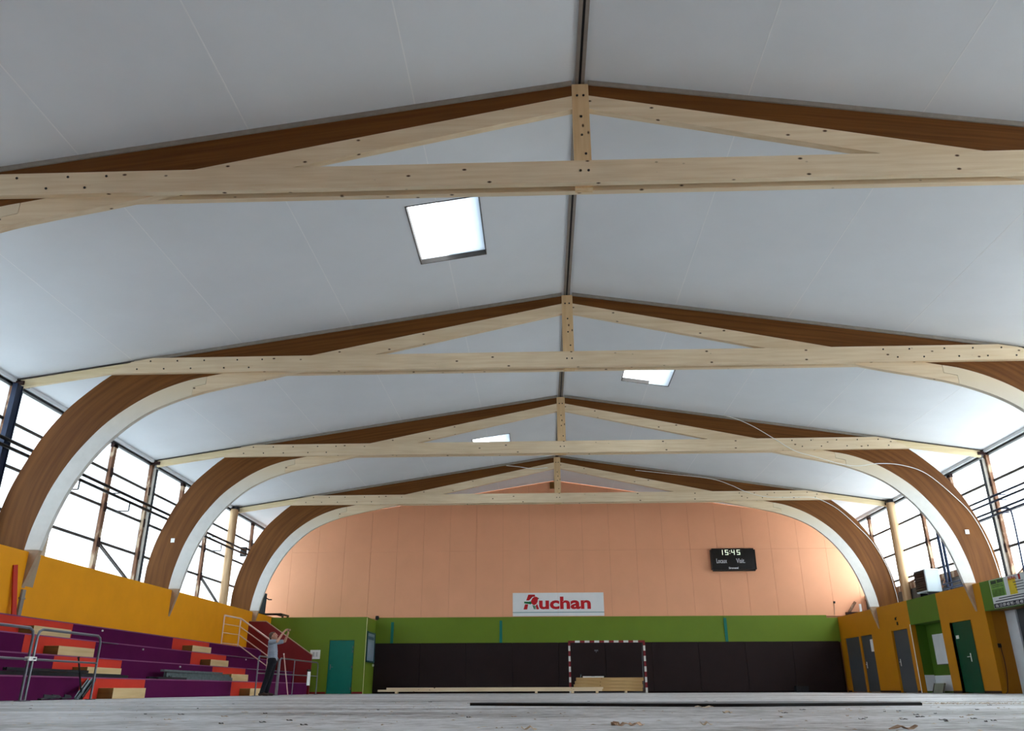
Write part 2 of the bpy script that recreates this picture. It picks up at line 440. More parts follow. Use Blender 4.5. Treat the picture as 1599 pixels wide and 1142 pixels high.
# right low wall with niches
wr = thing('wall_right', (XW, 14, 0), 'orange lower wall with doors and green niche', 'wall', kind='structure')
def opening_wall(y0, y1, doors, name='wall_face', mt=M_orange_r, z1=3.0, t=.16):
    """wall run between y0 and y1 with door openings (ya, yb, height)"""
    ys = y0
    for ya, yb, hh in sorted(doors):
        MB().box(XW, XW+t, ys, ya, 0, z1).build(name, mt, wr)
        MB().box(XW, XW+t, ya, yb, hh, z1).build(name, mt, wr)
        ys = yb
    MB().box(XW, XW+t, ys, y1, 0, z1).build(name, mt, wr)
opening_wall(29.73, YW, [(33.33, 36.33, 2.09), (30.03, 31.42, 2.09)])
opening_wall(24.65, 27.50, [(25.6, 26.9, 2.04)])
# green niche
MB().box(XW, XW+.16, 27.5, 29.73, 2.18, 3.0).build('niche_lintel', M_dgreen, wr)
MB().box(XW+.50, XW+.6, 27.5, 29.73, 0, 2.18).build('niche_back', M_dgreen, wr)
MB().box(XW+.161, XW+.5, 29.74, 29.84, 0, 2.18).build('niche_cheek', M_dgreen, wr)
MB().box(XW+.161, XW+.5, 27.39, 27.49, 0, 2.18).build('niche_cheek', M_dgreen, wr)
MB().box(XW+.161, XW+.6, 27.5, 29.73, 2.181, 2.25).build('niche_soffit', M_dgreen, wr)
MB().box(XW+.485, XW+.499, 27.52, 29.71, 0.06, 0.54).build('splashback', M_whiteb, wr)
MB().box(XW+.17, XW+.484, 29.715, 29.735, 0.06, 0.56).build('splashback', M_whiteb, wr)
# near niche with banner lintel
MB().box(XW, XW+.16, 17.4, 24.65, 2.2, 3.0).build('niche_lintel', M_dgreen, wr)
MB().box(XW+.161, XW+.62, 24.66, 24.76, 0, 2.2).build('niche_cheek', M_orange2, wr)
MB().box(XW+.55, XW+.65, 24.12, 24.65, 0, 2.2).build('niche_jamb', M_whiteb, wr)
MB().box(XW+.60, XW+.7, 17.4, 24.12, 0, 2.2).build('niche_back', M_doorgrey, wr)
MB().box(XW+.161, XW+.7, 17.4, 24.65, 2.201, 2.27).build('niche_soffit', M_stepside, wr)
opening_wall(Y0, 17.4, [])
# ledge and outer wall
MB().box(XW+.161, XG+.12, Y0, YW, 2.88, 2.99).build('ledge', M_whiteb, wr)
MB().box(XG-.06, XG+.14, Y0, YW, 0, 2.875).build('outer_wall', M_block, wr)
MB().box(XG-.04, XG+.14, 27.72, YW, 2.995, 3.66).build('sill_wall', M_block, wr)
MB().box(XG-.07, XG+.1, 27.72, YW, 3.665, 3.88).build('sill_board', M_rust, wr)
MB().box(XG-.04, XG+.14, Y0, 27.71, 2.995, 3.18).build('sill', M_rust, wr)
MB().box(XG-.1, XG+.1, Y0, WIN0[1]-.1, 3.18, 7.1).build('upper_wall', M_whiteb, wr)
MB().box(XW-.012, XW, 29.74, 29.78, 0, 2.2).build('corner_bead', M_plate, wr)

for nm, x0, x1, lab in (('baseboard_right', XW-.015, XW-.001, 'thin dark baseboard along orange door wall'),):
    bb = thing(nm, (XW, 30, 0), lab, 'baseboard', kind='structure')
    for a, b in ((36.34, YW-.14), (31.44, 33.31), (29.8, 30.01), (26.92, 27.48), (24.66, 25.58)):
        MB().box(x0, x1, a, b, 0, .07).build('board', M_baseb, bb)

# ------------------------------------------------------------------ ceiling: panels between the frames, seams, skylights
ce = thing('ceiling', (0, 14, 9.17), 'white insulated panel ceiling rising to the ridge', 'ceiling', kind='structure')
SKY = [(-1, 13.0, 15.24), (1, 20.9, 23.1), (-1, 28.4, 30.6)]
SX0, SX1 = 1.80, 3.22
XS = [0.0, 2.62, 5.24, 7.88, 10.5, 13.55]
YB = [Y0, 2.96] + [y+.14 for y in YF] + [YW]
def ceil_panel(s, xa, xb, ya, yb):
    """one panel; s = side of the ridge"""
    holes = [h for h in SKY if h[0] == s and ya < h[1] < yb and xa < SX1 and xb > SX0]
    gx = .003
    if not holes: poly = [(xa+gx, ya), (xb-gx, ya), (xb-gx, yb), (xa+gx, yb)]
    else:
        h = holes[0]
        if xa < SX0: poly = [(xa+gx, ya), (xb-gx, ya), (xb-gx, h[1]), (SX0, h[1]), (SX0, h[2]), (xb-gx, h[2]), (xb-gx, yb), (xa+gx, yb)]
        else: poly = [(xa+gx, ya), (xb-gx, ya), (xb-gx, yb), (xa+gx, yb), (xa+gx, h[2]), (SX1, h[2]), (SX1, h[1]), (xa+gx, h[1])]
    n = len(poly)
    v = [(s*x, y, CZ(x)) for x, y in poly] + [(s*x, y, CZ(x)+.12) for x, y in poly]
    f = [tuple(range(n)), tuple(range(2*n-1, n-1, -1))] + [(i, i+n, (i+1) % n+n, (i+1) % n) for i in range(n)]
    bm = bmesh.new(); vv = [bm.verts.new(p) for p in v]
    for q in f: bm.faces.new([vv[i] for i in q])
    if n > 4: bmesh.ops.triangulate(bm, faces=[q for q in bm.faces if len(q.verts) > 4])
    MB().bm(bm).build('ceiling_panel', M_ceil, ce)
for ya, yb in zip(YB, YB[1:]):
    for s in (-1, 1):
        for xa, xb in zip(XS, XS[1:]): ceil_panel(s, xa, xb, ya, yb)
        for x in XS[1:-1]:
            segs = [(ya, yb)]
            for h in SKY:
                if h[0] == s and SX0 < x < SX1 and ya < h[1] < yb: segs = [(ya, h[1]-.06), (h[2]+.06, yb)]
            for p, q in segs:
                a = Vector((s*(x-.009), p, CZ(x-.009)-.002)); b = Vector((s*(x+.009), p, CZ(x+.009)-.002))
                d = Vector((0, q-p, 0)); zz = Vector((0, 0, .002))
                MB().add([a, b, b+d, a+d, a+zz, b+zz, b+d+zz, a+d+zz], [(0,1,2,3),(4,7,6,5),(0,4,5,1),(1,5,6,2),(2,6,7,3),(3,7,4,0)]).build('joint_tape', M_seam, ce)

t1 = thing('trim_1', (0, 14, 9.1), 'twin batten ridge strip along the ceiling peak', 'trim', kind='structure')
MB().box(-.075, -.02, Y0, YW, 9.125, 9.165).build('ridge_batten', M_ridge, t1)
MB().box(.02, .075, Y0, YW, 9.125, 9.165).build('ridge_batten', M_ridge, t1)
MB().box(-.02, .02, Y0, YW, 9.145, 9.175).build('ridge_gap', M_dark, t1)
for i, s in ((2, -1), (3, 1)):
    t = thing('trim_%d' % i, (s*XG, 14, 7.0), 'dark eave purlin above the %s windows' % ('left' if s < 0 else 'right'), 'trim', kind='structure')
    zc = CZ(XG)
    MB().box(s*(XG-.09), s*(XG+.1), Y0, YW, zc-.14, zc-.075).build('purlin', M_dark, t)
    MB().box(s*(XG-.16), s*(XG+.1), Y0, YW, zc-.072, zc+.02).build('white_edge', M_ceil, t)

for i, (s, ya, yb) in enumerate(SKY):
    lab = ['large skylight nearest the viewer, left of the ridge', 'skylight right of the ridge behind the second truss', 'farthest skylight, left of the ridge behind the third truss'][i]
    t = thing('skylight', (s*2.5, ya, CZ(2.5)), lab, 'skylight', 'square roof skylights')
    f_ = .022
    def slab(x0, x1, y0, y1, dz0, dz1):
        v = [(s*x, y, CZ(x)+dz) for dz in (dz0, dz1) for x, y in ((x0,y0),(x1,y0),(x1,y1),(x0,y1))]
        return MB().add(v, [(0,3,2,1),(4,5,6,7),(0,1,5,4),(1,2,6,5),(2,3,7,6),(3,0,4,7)])
    slab(SX0+.001, SX0+f_, ya+.001, yb-.001, -.01, .2).build('frame', M_rail, t)
    slab(SX1-f_, SX1-.001, ya+.001, yb-.001, -.01, .2).build('frame', M_rail, t)
    slab(SX0+f_, SX1-f_, ya+.001, ya+f_, -.01, .2).build('frame', M_rail, t)
    slab(SX0+f_, SX1-f_, yb-f_, yb-.001, -.01, .2).build('frame', M_rail, t)
    slab(SX0+f_, SX1-f_, ya+f_, yb-f_, .1, .11).build('pane', M_pane, t)

# ------------------------------------------------------------------ glazed side walls
def glazing(n, s):
    lab = 'tall milky glazed wall above the orange bleacher wall' if s < 0 else 'tall milky glazed wall above the door wall'
    wn_ = thing('window_%d' % n, (s*XG, 20, 3.2), lab, 'window', kind='structure')
    step = 7.4/3
    ys = []
    y = YF[0]+.146 - step*(2 if s < 0 else 5)
    while y < YW-.3:
        ys.append(y); y += step
    zlow = lambda yy: 3.18 if s < 0 or yy < 27.7 else 3.88
    zt = CZ(XG)-.14
    rails = [4.11, 5.12, 6.14]
    for k, y in enumerate(ys):
        zb = zlow(y)
        frame = any(abs(y-(f+.146)) < .1 for f in YF)
        MB().box(s*(XG-.10), s*(XG+.075), y-.085, y+.085, zb, zt).build('post', M_rust, wn_)
        if frame:
            MB().box(s*(XG-.20), s*(XG-.11), y+.0, y+.1, zb-.15, zt-.1).build('inner_post', M_postw, wn_)
            MB().box(s*(XG-.24), s*(XG-.205), y+.01, y+.09, zb-.15, zt-.12).build('channel', M_dark, wn_)
            MB().box(s*(XG-.35), s*(XG-.02), y-.14, y+.14, zt-.0, zt+.1).build('head_plate', M_baseb, wn_)
        else:
            MB().box(s*(XG-.10), s*(XG-.0), y-.13, y+.13, zt-.1, zt-.0).build('head_plate', M_baseb, wn_)
        for z in rails:
            MB().box(s*(XG-.125), s*(XG-.101), y-.06, y+.06, z-.17, z+.09).build('cleat', M_baseb, wn_)
    edges = [(a+.085, b-.085) for a, b in zip(ys, ys[1:])] + [(ys[-1]+.085, YW-.02)]
    for a, b in edges:
        lv = [zlow(a)]+rails+[zt]
        for z in rails:
            MB().box(s*(XG-.03), s*(XG+.03), a, b, z-.035, z+.035).build('rail', M_rail, wn_)
        for z0, z1 in zip(lv, lv[1:]):
            MB().box(s*(XG-.006), s*(XG+.006), a, b, z0+(.035 if z0 in rails else 0), z1-(.035 if z1 in rails else 0)).build('pane', M_pane, wn_)
    # wind braces in the lowest row next to each frame
    for f in YF:
        a = f+.146; zb = zlow(a)
        MB().bar((s*(XG-.05), a-.12, zb), (s*(XG-.05), a-step+.1, 4.06), .05, .09, ref=(1, 0, 0)).build('brace', M_rail if s < 0 else M_rust, wn_)
glazing(1, -1)
glazing(2, 1)

# ------------------------------------------------------------------ timber arch frames
outer = [(10.42, 7.465), (10.95, 7.17), (11.45, 6.74), (11.9, 6.27), (12.3, 5.66), (12.55, 5.1), (12.77, 4.5), (12.9, 3.9), (12.95, 3.2), (12.95, 0.02)]
r_out = [(8.42, 7.13), (9.0, 7.02), (9.66, 6.78), (10.25, 6.45), (10.84, 5.98), (11.3, 5.43), (11.6, 4.95), (11.85, 4.4), (12.0, 3.9), (12.1, 3.45), (12.15, 3.05)]
r_in = [(7.43, 6.97), (7.9, 6.88), (8.65, 6.71), (9.4, 6.46), (10.05, 6.12), (10.62, 5.63), (11.05, 5.09), (11.4, 4.45), (11.6, 3.9), (11.72, 3.45), (11.81, 3.04)]
ro_c = catmull(r_out, 5); ri_c = catmull(r_in, 5)
def z_out(x):
    if x <= 8.42: return 8.887 - 0.2087*x
    for a, b in zip(ro_c, ro_c[1:]):
        if a[0] <= x <= b[0]: return a[1]+(b[1]-a[1])*(x-a[0])/(b[0]-a[0])
def z_in(x):
    if x <= 7.43: return 8.629 - 0.2233*x
    for a, b in zip(ri_c, ri_c[1:]):
        if a[0] <= x <= b[0]: return a[1]+(b[1]-a[1])*(x-a[0])/(b[0]-a[0])
def mir(P, s): return [(s*x, z) for x, z in P]
NSEG = 40
b_top = [(.132, 9.08-.155*.132), (10.42, 7.465)] + catmull(outer, 5)[1:]
b_bot = [(.132, z_out(.132)), (8.42, 7.13)] + ro_c[1:] + [(12.15, 0.02)]
# match counts: rafter part then leg part
bt = resample(b_top[:2], 8)[:-1] + resample(b_top[1:], NSEG)
bb_ = resample(b_bot[:2], 8)[:-1] + resample(b_bot[1:], NSEG)
J0, J1 = 8.62, 8.92
def lin_x(a, b, n): return [a+(b-a)*k/(n-1) for k in range(n)]
cur_o = [(J1+.006, z_out(J1+.006))] + [p for p in ro_c if p[0] > J1+.02]
cur_i = [(J1+.006, z_in(J1+.006))] + [p for p in ri_c if p[0] > J1+.02]
bolt_me = None
FR_LAB = ['nearest timber roof truss, its tie beam spanning the whole upper picture', 'second timber arch truss from the viewer, feet reaching the orange walls at the picture sides',
          'third timber arch truss from the viewer, white square plates on its legs', 'farthest timber arch truss, in front of the peach gable wall']
for i, y in enumerate(YF):
    fr = thing('arch_truss', (0, y, 0), FR_LAB[i], 'roof truss', 'timber arch trusses')
    yb0, yb1 = y+.04, y+.15
    for s in (-1, 1):
        ga = MB().band(mir(bt, s), mir(bb_, s), yb0, yb1).build('glulam_arch', M_brown, fr)
        at_ = ga.data.attributes.new('grain', 'FLOAT_VECTOR', 'POINT'); nb_ = len(bt); u_ = 0; us = []
        for k in range(nb_):
            if k: u_ += math.hypot((bt[k][0]+bb_[k][0]-bt[k-1][0]-bb_[k-1][0])/2, (bt[k][1]+bb_[k][1]-bt[k-1][1]-bb_[k-1][1])/2)
            us.append((u_, math.hypot(bt[k][0]-bb_[k][0], bt[k][1]-bb_[k][1])))
        for k in range(nb_):
            for o_, side, yy in ((0, 0, 0), (nb_, 1, 0), (2*nb_, 0, .11), (3*nb_, 1, .11)):
                at_.data[o_+k].vector = (us[k][0] + i*17.3 + (5.1 if s > 0 else 0), us[k][1]*side, yy)
        # straight reinforcing rib with stepped scarf joint
        X = [.132, 8.42, J0]
        mb = MB().band(mir([(x, z_out(x)-.002) for x in lin_x(.132, J0, 14)], s), mir([(x, z_in(x)) for x in lin_x(.132, J0, 14)], s), yb0-.004, yb1+.004)
        mid = lambda x: (z_out(x)+z_in(x))/2
        mb.band(mir([(x, mid(x)-.005) for x in lin_x(J0, J1, 4)], s), mir([(x, z_in(x)) for x in lin_x(J0, J1, 4)], s), yb0-.004, yb1+.004)
        mb.build('straight_rib', M_pale, fr)
        mb = MB().band(mir([(x, z_out(x)-.002) for x in lin_x(J0+.01, J1+.006, 4)], s), mir([(x, mid(x)+.005) for x in lin_x(J0+.01, J1+.006, 4)], s), yb0-.004, yb1+.004)
        mb.band(mir(resample(cur_o, 36), s), mir(resample(cur_i, 36), s), yb0-.004, yb1+.004)
        mb.build('curved_rib', M_white_rib, fr)
        ft_o = [(12.15, 3.045), (12.15, 2.7), (12.15, 2.28), (12.15, 1.75)]; ft_i = [(11.811, 3.035), (11.90, 2.7), (12.02, 2.28), (12.14, 1.75)]
        MB().band(mir(ft_o, s), mir(ft_i, s), yb0-.004, yb1+.004).build('rib_foot', M_foot, fr)
        MB().band(mir([(.132, 9.165-.155*.132), (10.45, 9.165-.155*10.45)], s), mir([(.132, 9.083-.155*.132), (10.45, 9.083-.155*10.45)], s), y+.015, y+.175).build('nailer', M_nail, fr)
        zt = lambda x: CZ(x) - .045
        MB().band(mir([(10.43, zt(10.43)), (13.15, zt(13.15))], s), mir([(10.78, zt(10.43)-.255), (13.15, zt(13.15)-.2)], s), y+.05, y+.14).build('jack_rafter', M_pale_jack, fr)
        MB().band(mir([(10.46, CZ(10.46)-.01), (13.3, CZ(13.3)-.01)], s), mir([(10.46, CZ(10.46)-.044), (13.3, CZ(13.3)-.044)], s), y+.03, y+.16).build('packing_strip', M_rail, fr)
    tie = [(-10.95, 7.167), (10.95, 7.167), (10.46, 7.46), (9.95, 7.553), (-9.95, 7.553), (-10.46, 7.46)]
    tb = MB().prism_xz(tie, y-.07, y+.034).build('tie_beam', M_pale, fr)
    MB().prism_xz(tie, y+.156, y+.26).build('tie_beam', M_pale, fr)
    kp = MB().box(-.131, .131, y+.034, y+.156, 7.13, 9.085).build('king_post', M_pale_post, fr)
    # bolt heads
    pts = [(-.05, y-.07, 7.37), (.07, y-.07, 7.37), (-.05, y+.034, 8.86), (.05, y+.034, 8.86), (.0, y+.034, 8.45), (.0, y+.034, 8.1), (.05, y+.034, 7.75)]
    for s in (-1, 1):
        for k, x in enumerate((7.3, 7.9, 8.7, 9.35, 10.0)):
            pts.append((s*x, y-.07, 7.47)); pts.append((s*(x+.3), y-.07, 7.27))
    for j, p in enumerate(pts):
        if bolt_me is None:
            o = MB().tube([(p[0], p[1]-.012, p[2]), (p[0], p[1]+.002, p[2])], .02, 6).build('bolt', M_bolt, tb); bolt_me = (o, Vector(p))
        else:
            c = bolt_me[0].copy(); COL.objects.link(c); c.parent = tb if p[1] < y else kp
            rel = Vector(p) - Vector((0, y, 0)) - (bolt_me[1]-Vector((0, YF[0], 0)))
            c.location = rel
    if i == 2:
        for x, z in ((-12.24, 4.51), (12.21, 4.55)):
            MB().box(x-.06, x+.06, y+.02, y+.04, z-.065, z+.065, .004).build('white_plate', M_plate, fr)

# round downpipe columns at the far frame
for s in (-1, 1):
    t = thing('round_column', (s*13.2, YF[3]-.12, 2.99), 'round tan boxed column by the %s end of the farthest truss' % ('left' if s < 0 else 'right'), 'column', 'round columns')
    MB().tube([(s*13.2, YF[3]-.12, 2.99), (s*13.2, YF[3]-.12, CZ(13.2)-.11)], .16, 20).build('shaft', wood('tan_column', '#9a7654', '#c7a882', 'Z', knots=False, grain=8), t)
    MB().tube([(s*13.2, YF[3]-.12, CZ(13.2)-.13), (s*13.2, YF[3]-.12, CZ(13.2)-.03)], .19, 20).build('collar', M_dark, t)

# ------------------------------------------------------------------ left: pipes, column
def pipe(name, pts, r, mt, label, cat, group=None, brackets=None, n=8):
    t = thing(name, pts[0], label, cat, group)
    MB().tube(pts, r, n).build('tube', mt, t)
    for b in brackets or []:
        MB().bar(b[0], b[1], .03, .03).build('bracket', mt, t)
    return t
pipe('steel_pipe', [(-12.95, 12.0, 5.52), (-12.95, 33.45, 5.52)], .045, M_black, 'upper of two black pipes running along the left glazed wall', 'pipe', 'black wall pipes',
     [((-12.95, yy, 5.52), (-13.35, yy, 5.52)) for yy in (16.2, 20.1, 22.9, 27.5, 30.2)])
pipe('steel_pipe', [(-12.95, 12.0, 5.36), (-12.95, 33.45, 5.36)], .045, M_black, 'lower of two black pipes running along the left glazed wall', 'pipe', 'black wall pipes',
     [((-12.95, yy, 5.36), (-12.95, yy, 5.1)) for yy in (20.6, 23.4, 28.0, 30.8)] + [((-12.95, yy, 5.1), (-13.35, yy, 5.1)) for yy in (20.6, 23.4, 28.0, 30.8)])
t = thing('pipe_end_box', (-13.08, 33.6, 5.3), 'black bracket box ending the pipes at the far left column', 'bracket')
MB().box(-13.2, -12.96, 33.5, 33.62, 5.3, 5.68).build('plate', M_black, t)
MB().bar((-12.97, 33.4, 5.62), (-12.8, 33.9, 5.54), .06, .06).build('arm', M_black, t)
MB().bar((-12.97, 33.4, 5.4), (-12.8, 33.9, 5.36), .06, .06).build('arm', M_black, t)
t = thing('steel_column', (-13.0, 17.5, 2.99), 'dark navy steel column beside the second truss at far left', 'column')
MB().box(-13.11, -13.03, 17.41, 17.6, 2.99, 6.9).build('web', M_navy, t)
MB().box(-13.13, -13.01, 17.39, 17.409, 2.99, 6.9).build('flange', M_navy, t)
MB().box(-13.13, -13.01, 17.601, 17.62, 2.99, 6.9).build('flange', M_navy, t)

# right pipes
for k, z in enumerate((5.58, 5.42, 5.15, 5.03)):
    pipe('steel_pipe', [(13.08, 12.0, z), (13.08, 26.6 if k < 2 else 26.2, z)], .035, M_navy,
         ['topmost', 'second', 'third', 'lowest'][k] + ' of four navy pipes along the right glazed wall', 'pipe', 'navy wall pipes',
         [((13.08, yy, z), (13.35, yy, z)) for yy in (17.5, 22.7, 24.6)])
pipe('drop_pipe', catmull3([(13.18, 24.7, 5.2), (13.18, 24.3, 5.1), (13.18, 24.2, 4.8), (13.18, 24.25, 3.6), (13.18, 24.3, 3.2), (13.18, 24.5, 3.03)], 5), .025, M_navy, 'navy pipe bending down beside the third truss on the right', 'pipe')
for k, x in enumerate((12.72, 12.84)):
    pipe('riser_pipe', [(x, 27.98, 2.99), (x, 27.98, 5.3)], .05, M_navy, ['inner', 'outer'][k] + ' navy riser pipe standing behind the fan heater', 'pipe', 'navy riser pipes')
for k, z in enumerate((3.34, 3.2)):
    pipe('ledge_pipe', [(12.62, 28.06, z), (12.62, 25.25, z)], .03, M_navy, ['upper', 'lower'][k] + ' short navy pipe on the ledge right of the fan heater', 'pipe', 'ledge pipes',
         [((12.62, yy, z), (12.62, yy, 2.99)) for yy in (26.0, 26.8, 27.5)] if k == 0 else None)
# fan heater
t = thing('fan_heater', (12.35, 28.5, 2.99), 'pale grey box fan heater with dark louvres on the right ledge', 'heater')
hx0, hx1, hy0, hy1, hz0, hz1 = 12.1, 12.58, 28.1, 28.95, 3.13, 3.87
MB().box(hx0, hx1, hy0, hy1, hz0, hz1, .02).build('casing', mat('heater_grey', '#c9d6dd', 0.4, var=0.04), t)
gr_ = MB().box(hx0-.015, hx0-.001, hy0+.05, hy1-.05, hz0+.05, hz1-.04).build('grille', M_black, t)
for k in range(9):
    z = hz0+.09+k*.07
    MB().obox((hx0-.03, (hy0+hy1)/2, z), (1, 0, -.6), (0, 1, 0), (.6, 0, 1), .03, hy1-hy0-.12, .006).build('louvre', M_dark, gr_)
for dy in (.12, .7):
    MB().box(hx0+.05, hx1-.05, hy0+dy, hy0+dy+.06, 2.99, hz0).build('foot', M_dark, t)
MB().tube(catmull3([(12.59, 28.3, 3.25), (12.66, 28.2, 3.3), (12.72, 28.05, 3.5)], 4), .03, 8).build('hose', mat('copper_hose', '#a0705a', 0.4, .5), t)

# ------------------------------------------------------------------ doors
def handle(parent, x, y, z, s=1, mt=M_plate, vert=True):
    """lever and backplate on a wall at x facing -X"""
    mb = MB(); mb.box(x-.012, x, y-.02, y+.02, z-.14, z+.1); mb.tube([(x-.01, y, z), (x-.05, y, z), (x-.05, y+s*.12, z)], .01, 6)
    return mb.build('handle', mt, parent)
d2 = thing('door_2', (XW, 34.8, 0), 'grey double door in the orange wall nearest the far corner', 'door', kind='structure')
MB().box(XW+.05, XW+.1, 34.74, 36.33, .02, 2.09).build('leaf', M_doorgrey, d2)
lf2 = MB().box(XW+.05, XW+.1, 33.33, 34.56, .02, 2.09).build('leaf', M_doorgrey, d2)
MB().box(XW+.01, XW+.12, 34.56, 34.74, .0, 2.09).build('mullion', M_orange_r, d2)
handle(lf2, XW+.05, 34.4, 1.02, -1)
MB().box(XW+.042, XW+.0495, 33.45, 33.72, 1.47, 1.92).build('paper_notice', M_white, lf2)
d3 = thing('door_3', (XW, 30.7, 0), 'single grey door beside the green niche', 'door', kind='structure')
lf3 = MB().box(XW+.06, XW+.11, 30.05, 31.40, .02, 2.08).build('leaf', M_doorgrey, d3)
MB().box(XW-.01, XW+.06, 30.0, 30.049, 0, 2.12).build('frame', M_orange_r, d3)
MB().box(XW-.01, XW+.06, 31.41, 31.46, 0, 2.12).build('frame', M_orange_r, d3)
handle(lf3, XW+.06, 31.2, 1.02, -1)
d4 = thing('door_4', (XW, 26.25, 0), 'dark green door with small white plaque between orange piers', 'door', kind='structure')
lf4 = MB().box(XW+.07, XW+.12, 25.6, 26.9, .02, 2.04).build('leaf', M_doorgreen, d4)
handle(lf4, XW+.07, 26.12, 1.02, 1)
MB().box(XW+.06, XW+.0695, 26.62, 26.8, 1.56, 1.66).build('plaque', M_plate, lf4)
MB().box(XW+.0, XW+.07, 26.9, 26.93, 0, 2.07).build('frame', M_orange_r, d4)
MB().box(XW+.0, XW+.07, 25.57, 25.599, 0, 2.07).build('frame', M_orange_r, d4)

# green corner cabin with teal door
BX, BY = -8.0, 34.83
cb = thing('wall_cabin', (-10, 36, 0), 'lime green corner cabin beside the bleachers holding the teal door', 'cabin', kind='structure')
MB().box(-XW+.001, -9.5, BY, BY+.12, 0, 2.93).build('front_wall', M_green, cb)
MB().box(-8.47, BX, BY, BY+.12, 0, 2.93).build('front_wall', M_green, cb)
MB().box(-9.5, -8.47, BY, BY+.12, 2.06, 2.93).build('front_wall', M_green, cb)
MB().box(BX-.12, BX, BY+.121, YW-.001, 0, 2.93).build('side_wall', M_green, cb)
MB().box(-XW+.001, BX-.005, BY+.005, YW-.01, 2.931, 2.97).build('roof', M_green, cb)
MB().box(BX-.004, BX+.012, BY-.012, BY+.02, 0, 2.93).build('corner_bead', mat('cream_bead', '#d8d4a0', .6), cb)
MB().box(-11, -9.52, BY-.014, BY-.001, 0, .08).build('baseboard', M_dkred, cb)
MB().box(-8.45, BX-.02, BY-.014, BY-.001, 0, .08).build('baseboard', M_dkred, cb)
d1 = thing('door_1', (-9.0, BY, 0), 'flush teal door in the lime green cabin', 'door', kind='structure')
lf1 = MB().box(-9.49, -8.48, BY+.02, BY+.07, .01, 2.05).build('leaf', M_teal, d1)
mb = MB().box(-9.42, -9.38, BY+.008, BY+.02, .92, 1.12); mb.tube([(-9.4, BY+.01, 1.02), (-9.4, BY-.04, 1.02), (-9.28, BY-.04, 1.02)], .01, 6); mb.build('handle', M_steel, lf1)
for z in (.2, 1.02, 1.62, 1.78): MB().box(-8.53, -8.50, BY+.005, BY+.02, z-.05, z+.05).build('hinge', M_steel, lf1)

# ------------------------------------------------------------------ things on the walls
t = thing('notice_paper', (-10.05, BY, 1.32), 'white paper notice on the green cabin left of the teal door', 'notice')
MB().box(-10.27, -9.85, BY-.006, BY-.001, 1.33, 1.68).build('sheet', M_white, t)
MB().box(-10.17, -10.08, BY-.008, BY-.0065, 1.42, 1.6).build('printed_block', mat('print_grey', '#b9bec4', .6), t)
MB().box(-10.03, -9.95, BY-.008, BY-.0065, 1.42, 1.6).build('printed_block', mat('print_grey2', '#c2c6ca', .6), t)

t = thing('notice_board', (BX, 35.9, 1.2), 'glazed notice board with dark teal frame on the cabin side', 'notice board')
nb0, nb1, nz0, nz1 = 34.98, 36.62, 1.22, 2.42
M_nbf = mat('board_frame', '#1f4a50', .4)
for a in ((nb0, nb1, nz1-.06, nz1), (nb0, nb1, nz0, nz0+.06), (nb0, nb0+.06, nz0+.061, nz1-.061), (nb1-.06, nb1, nz0+.061, nz1-.061)):
    MB().box(BX+.001, BX+.05, a[0], a[1], a[2], a[3]).build('frame', M_nbf, t)
MB().box(BX+.001, BX+.02, nb0+.061, nb1-.061, nz0+.061, nz1-.061).build('backing', mat('board_backing', '#7f92a0', .35, var=.15, scale=3), t)
MB().box(BX+.021, BX+.024, 35.2, 36.4, 2.12, 2.24).build('heading', mat('board_heading', '#3f6076', .5), t)
for a in ((35.1, 35.5, 1.55, 2.0), (35.55, 35.95, 1.4, 2.0), (36.05, 36.5, 1.5, 2.0)):
    MB().box(BX+.021, BX+.024, *a).build('sheet', mat('board_sheet', '#93a3b4', .5, var=.08), t)
t = thing('wall_knob', (BX+.03, 36.4, 1.1), 'small pale knob below the notice board', 'knob')  # plain round wall knob
MB().tube([(BX, 36.5, 1.12), (BX+.06, 36.5, 1.12)], .05, 10).build('housing', M_plate, t)
t = thing('small_camera_unit', (-7.98, YW-.1, 3.1), 'small dark box on top of the green wall corner', 'fitting')
MB().box(-8.02, -7.88, YW-.2, YW-.065, 3.0, 3.16, .02).build('body', M_dark, t)
MB().tube([(-7.95, YW-.2, 3.08), (-7.95, YW-.23, 3.08)], .03, 8).build('lens', M_black, t)

# supermarket sign board
sg = thing('sign_board', (0, YW-.02, 3.12), 'long white advertising board with red lettering on the peach wall', 'sign')
SY = YW-.035
MB().box(-2.0, -.012, SY, YW-.002, 3.12, 4.11, .006).build('panel', M_white, sg)
MB().box(-.008, 2.0, SY, YW-.002, 3.12, 4.11, .006).build('panel', M_white, sg)
MB().box(-2.0, 2.0, SY-.004, SY-.001, 3.265, 3.29).build('green_line', M_signteal, sg)
def sgp(pts, name, mt, k):
    """polygon traced in board units (zoomed pixels, 315 per metre)"""
    poly = [(-2.0+(x-180)/315.0, 4.11-(y-143)/325.0) for x, y in pts]
    bm = bmesh.new(); vs = [bm.verts.new((x, SY-.003-.001*k, z)) for x, z in poly]
    fc = bm.faces.new(vs); bmesh.ops.triangulate(bm, faces=[fc])
    r = bmesh.ops.extrude_face_region(bm, geom=list(bm.faces))
    for v in r['geom']:
        if isinstance(v, bmesh.types.BMVert): v.co.y += .003
    MB().bm(bm).build(name, mt, sg)
sgp([(397,168),(487,168),(494,196),(462,200),(447,190),(432,194),(408,248),(367,248)], 'letter_stroke', M_signred, 0)
sgp([(350,300),(394,302),(380,372),(329,372)], 'letter_stroke', M_signred, 0)
sgp([(338,264),(395,266),(432,262),(446,290),(425,302),(395,296),(340,288)], 'bird_tail', M_signgreen, 1)
sgp([(428,268),(452,220),(476,200),(510,198),(528,208),(546,220),(530,236),(524,270),(506,300),(474,316),(446,298)], 'bird_body', M_signred, 1)
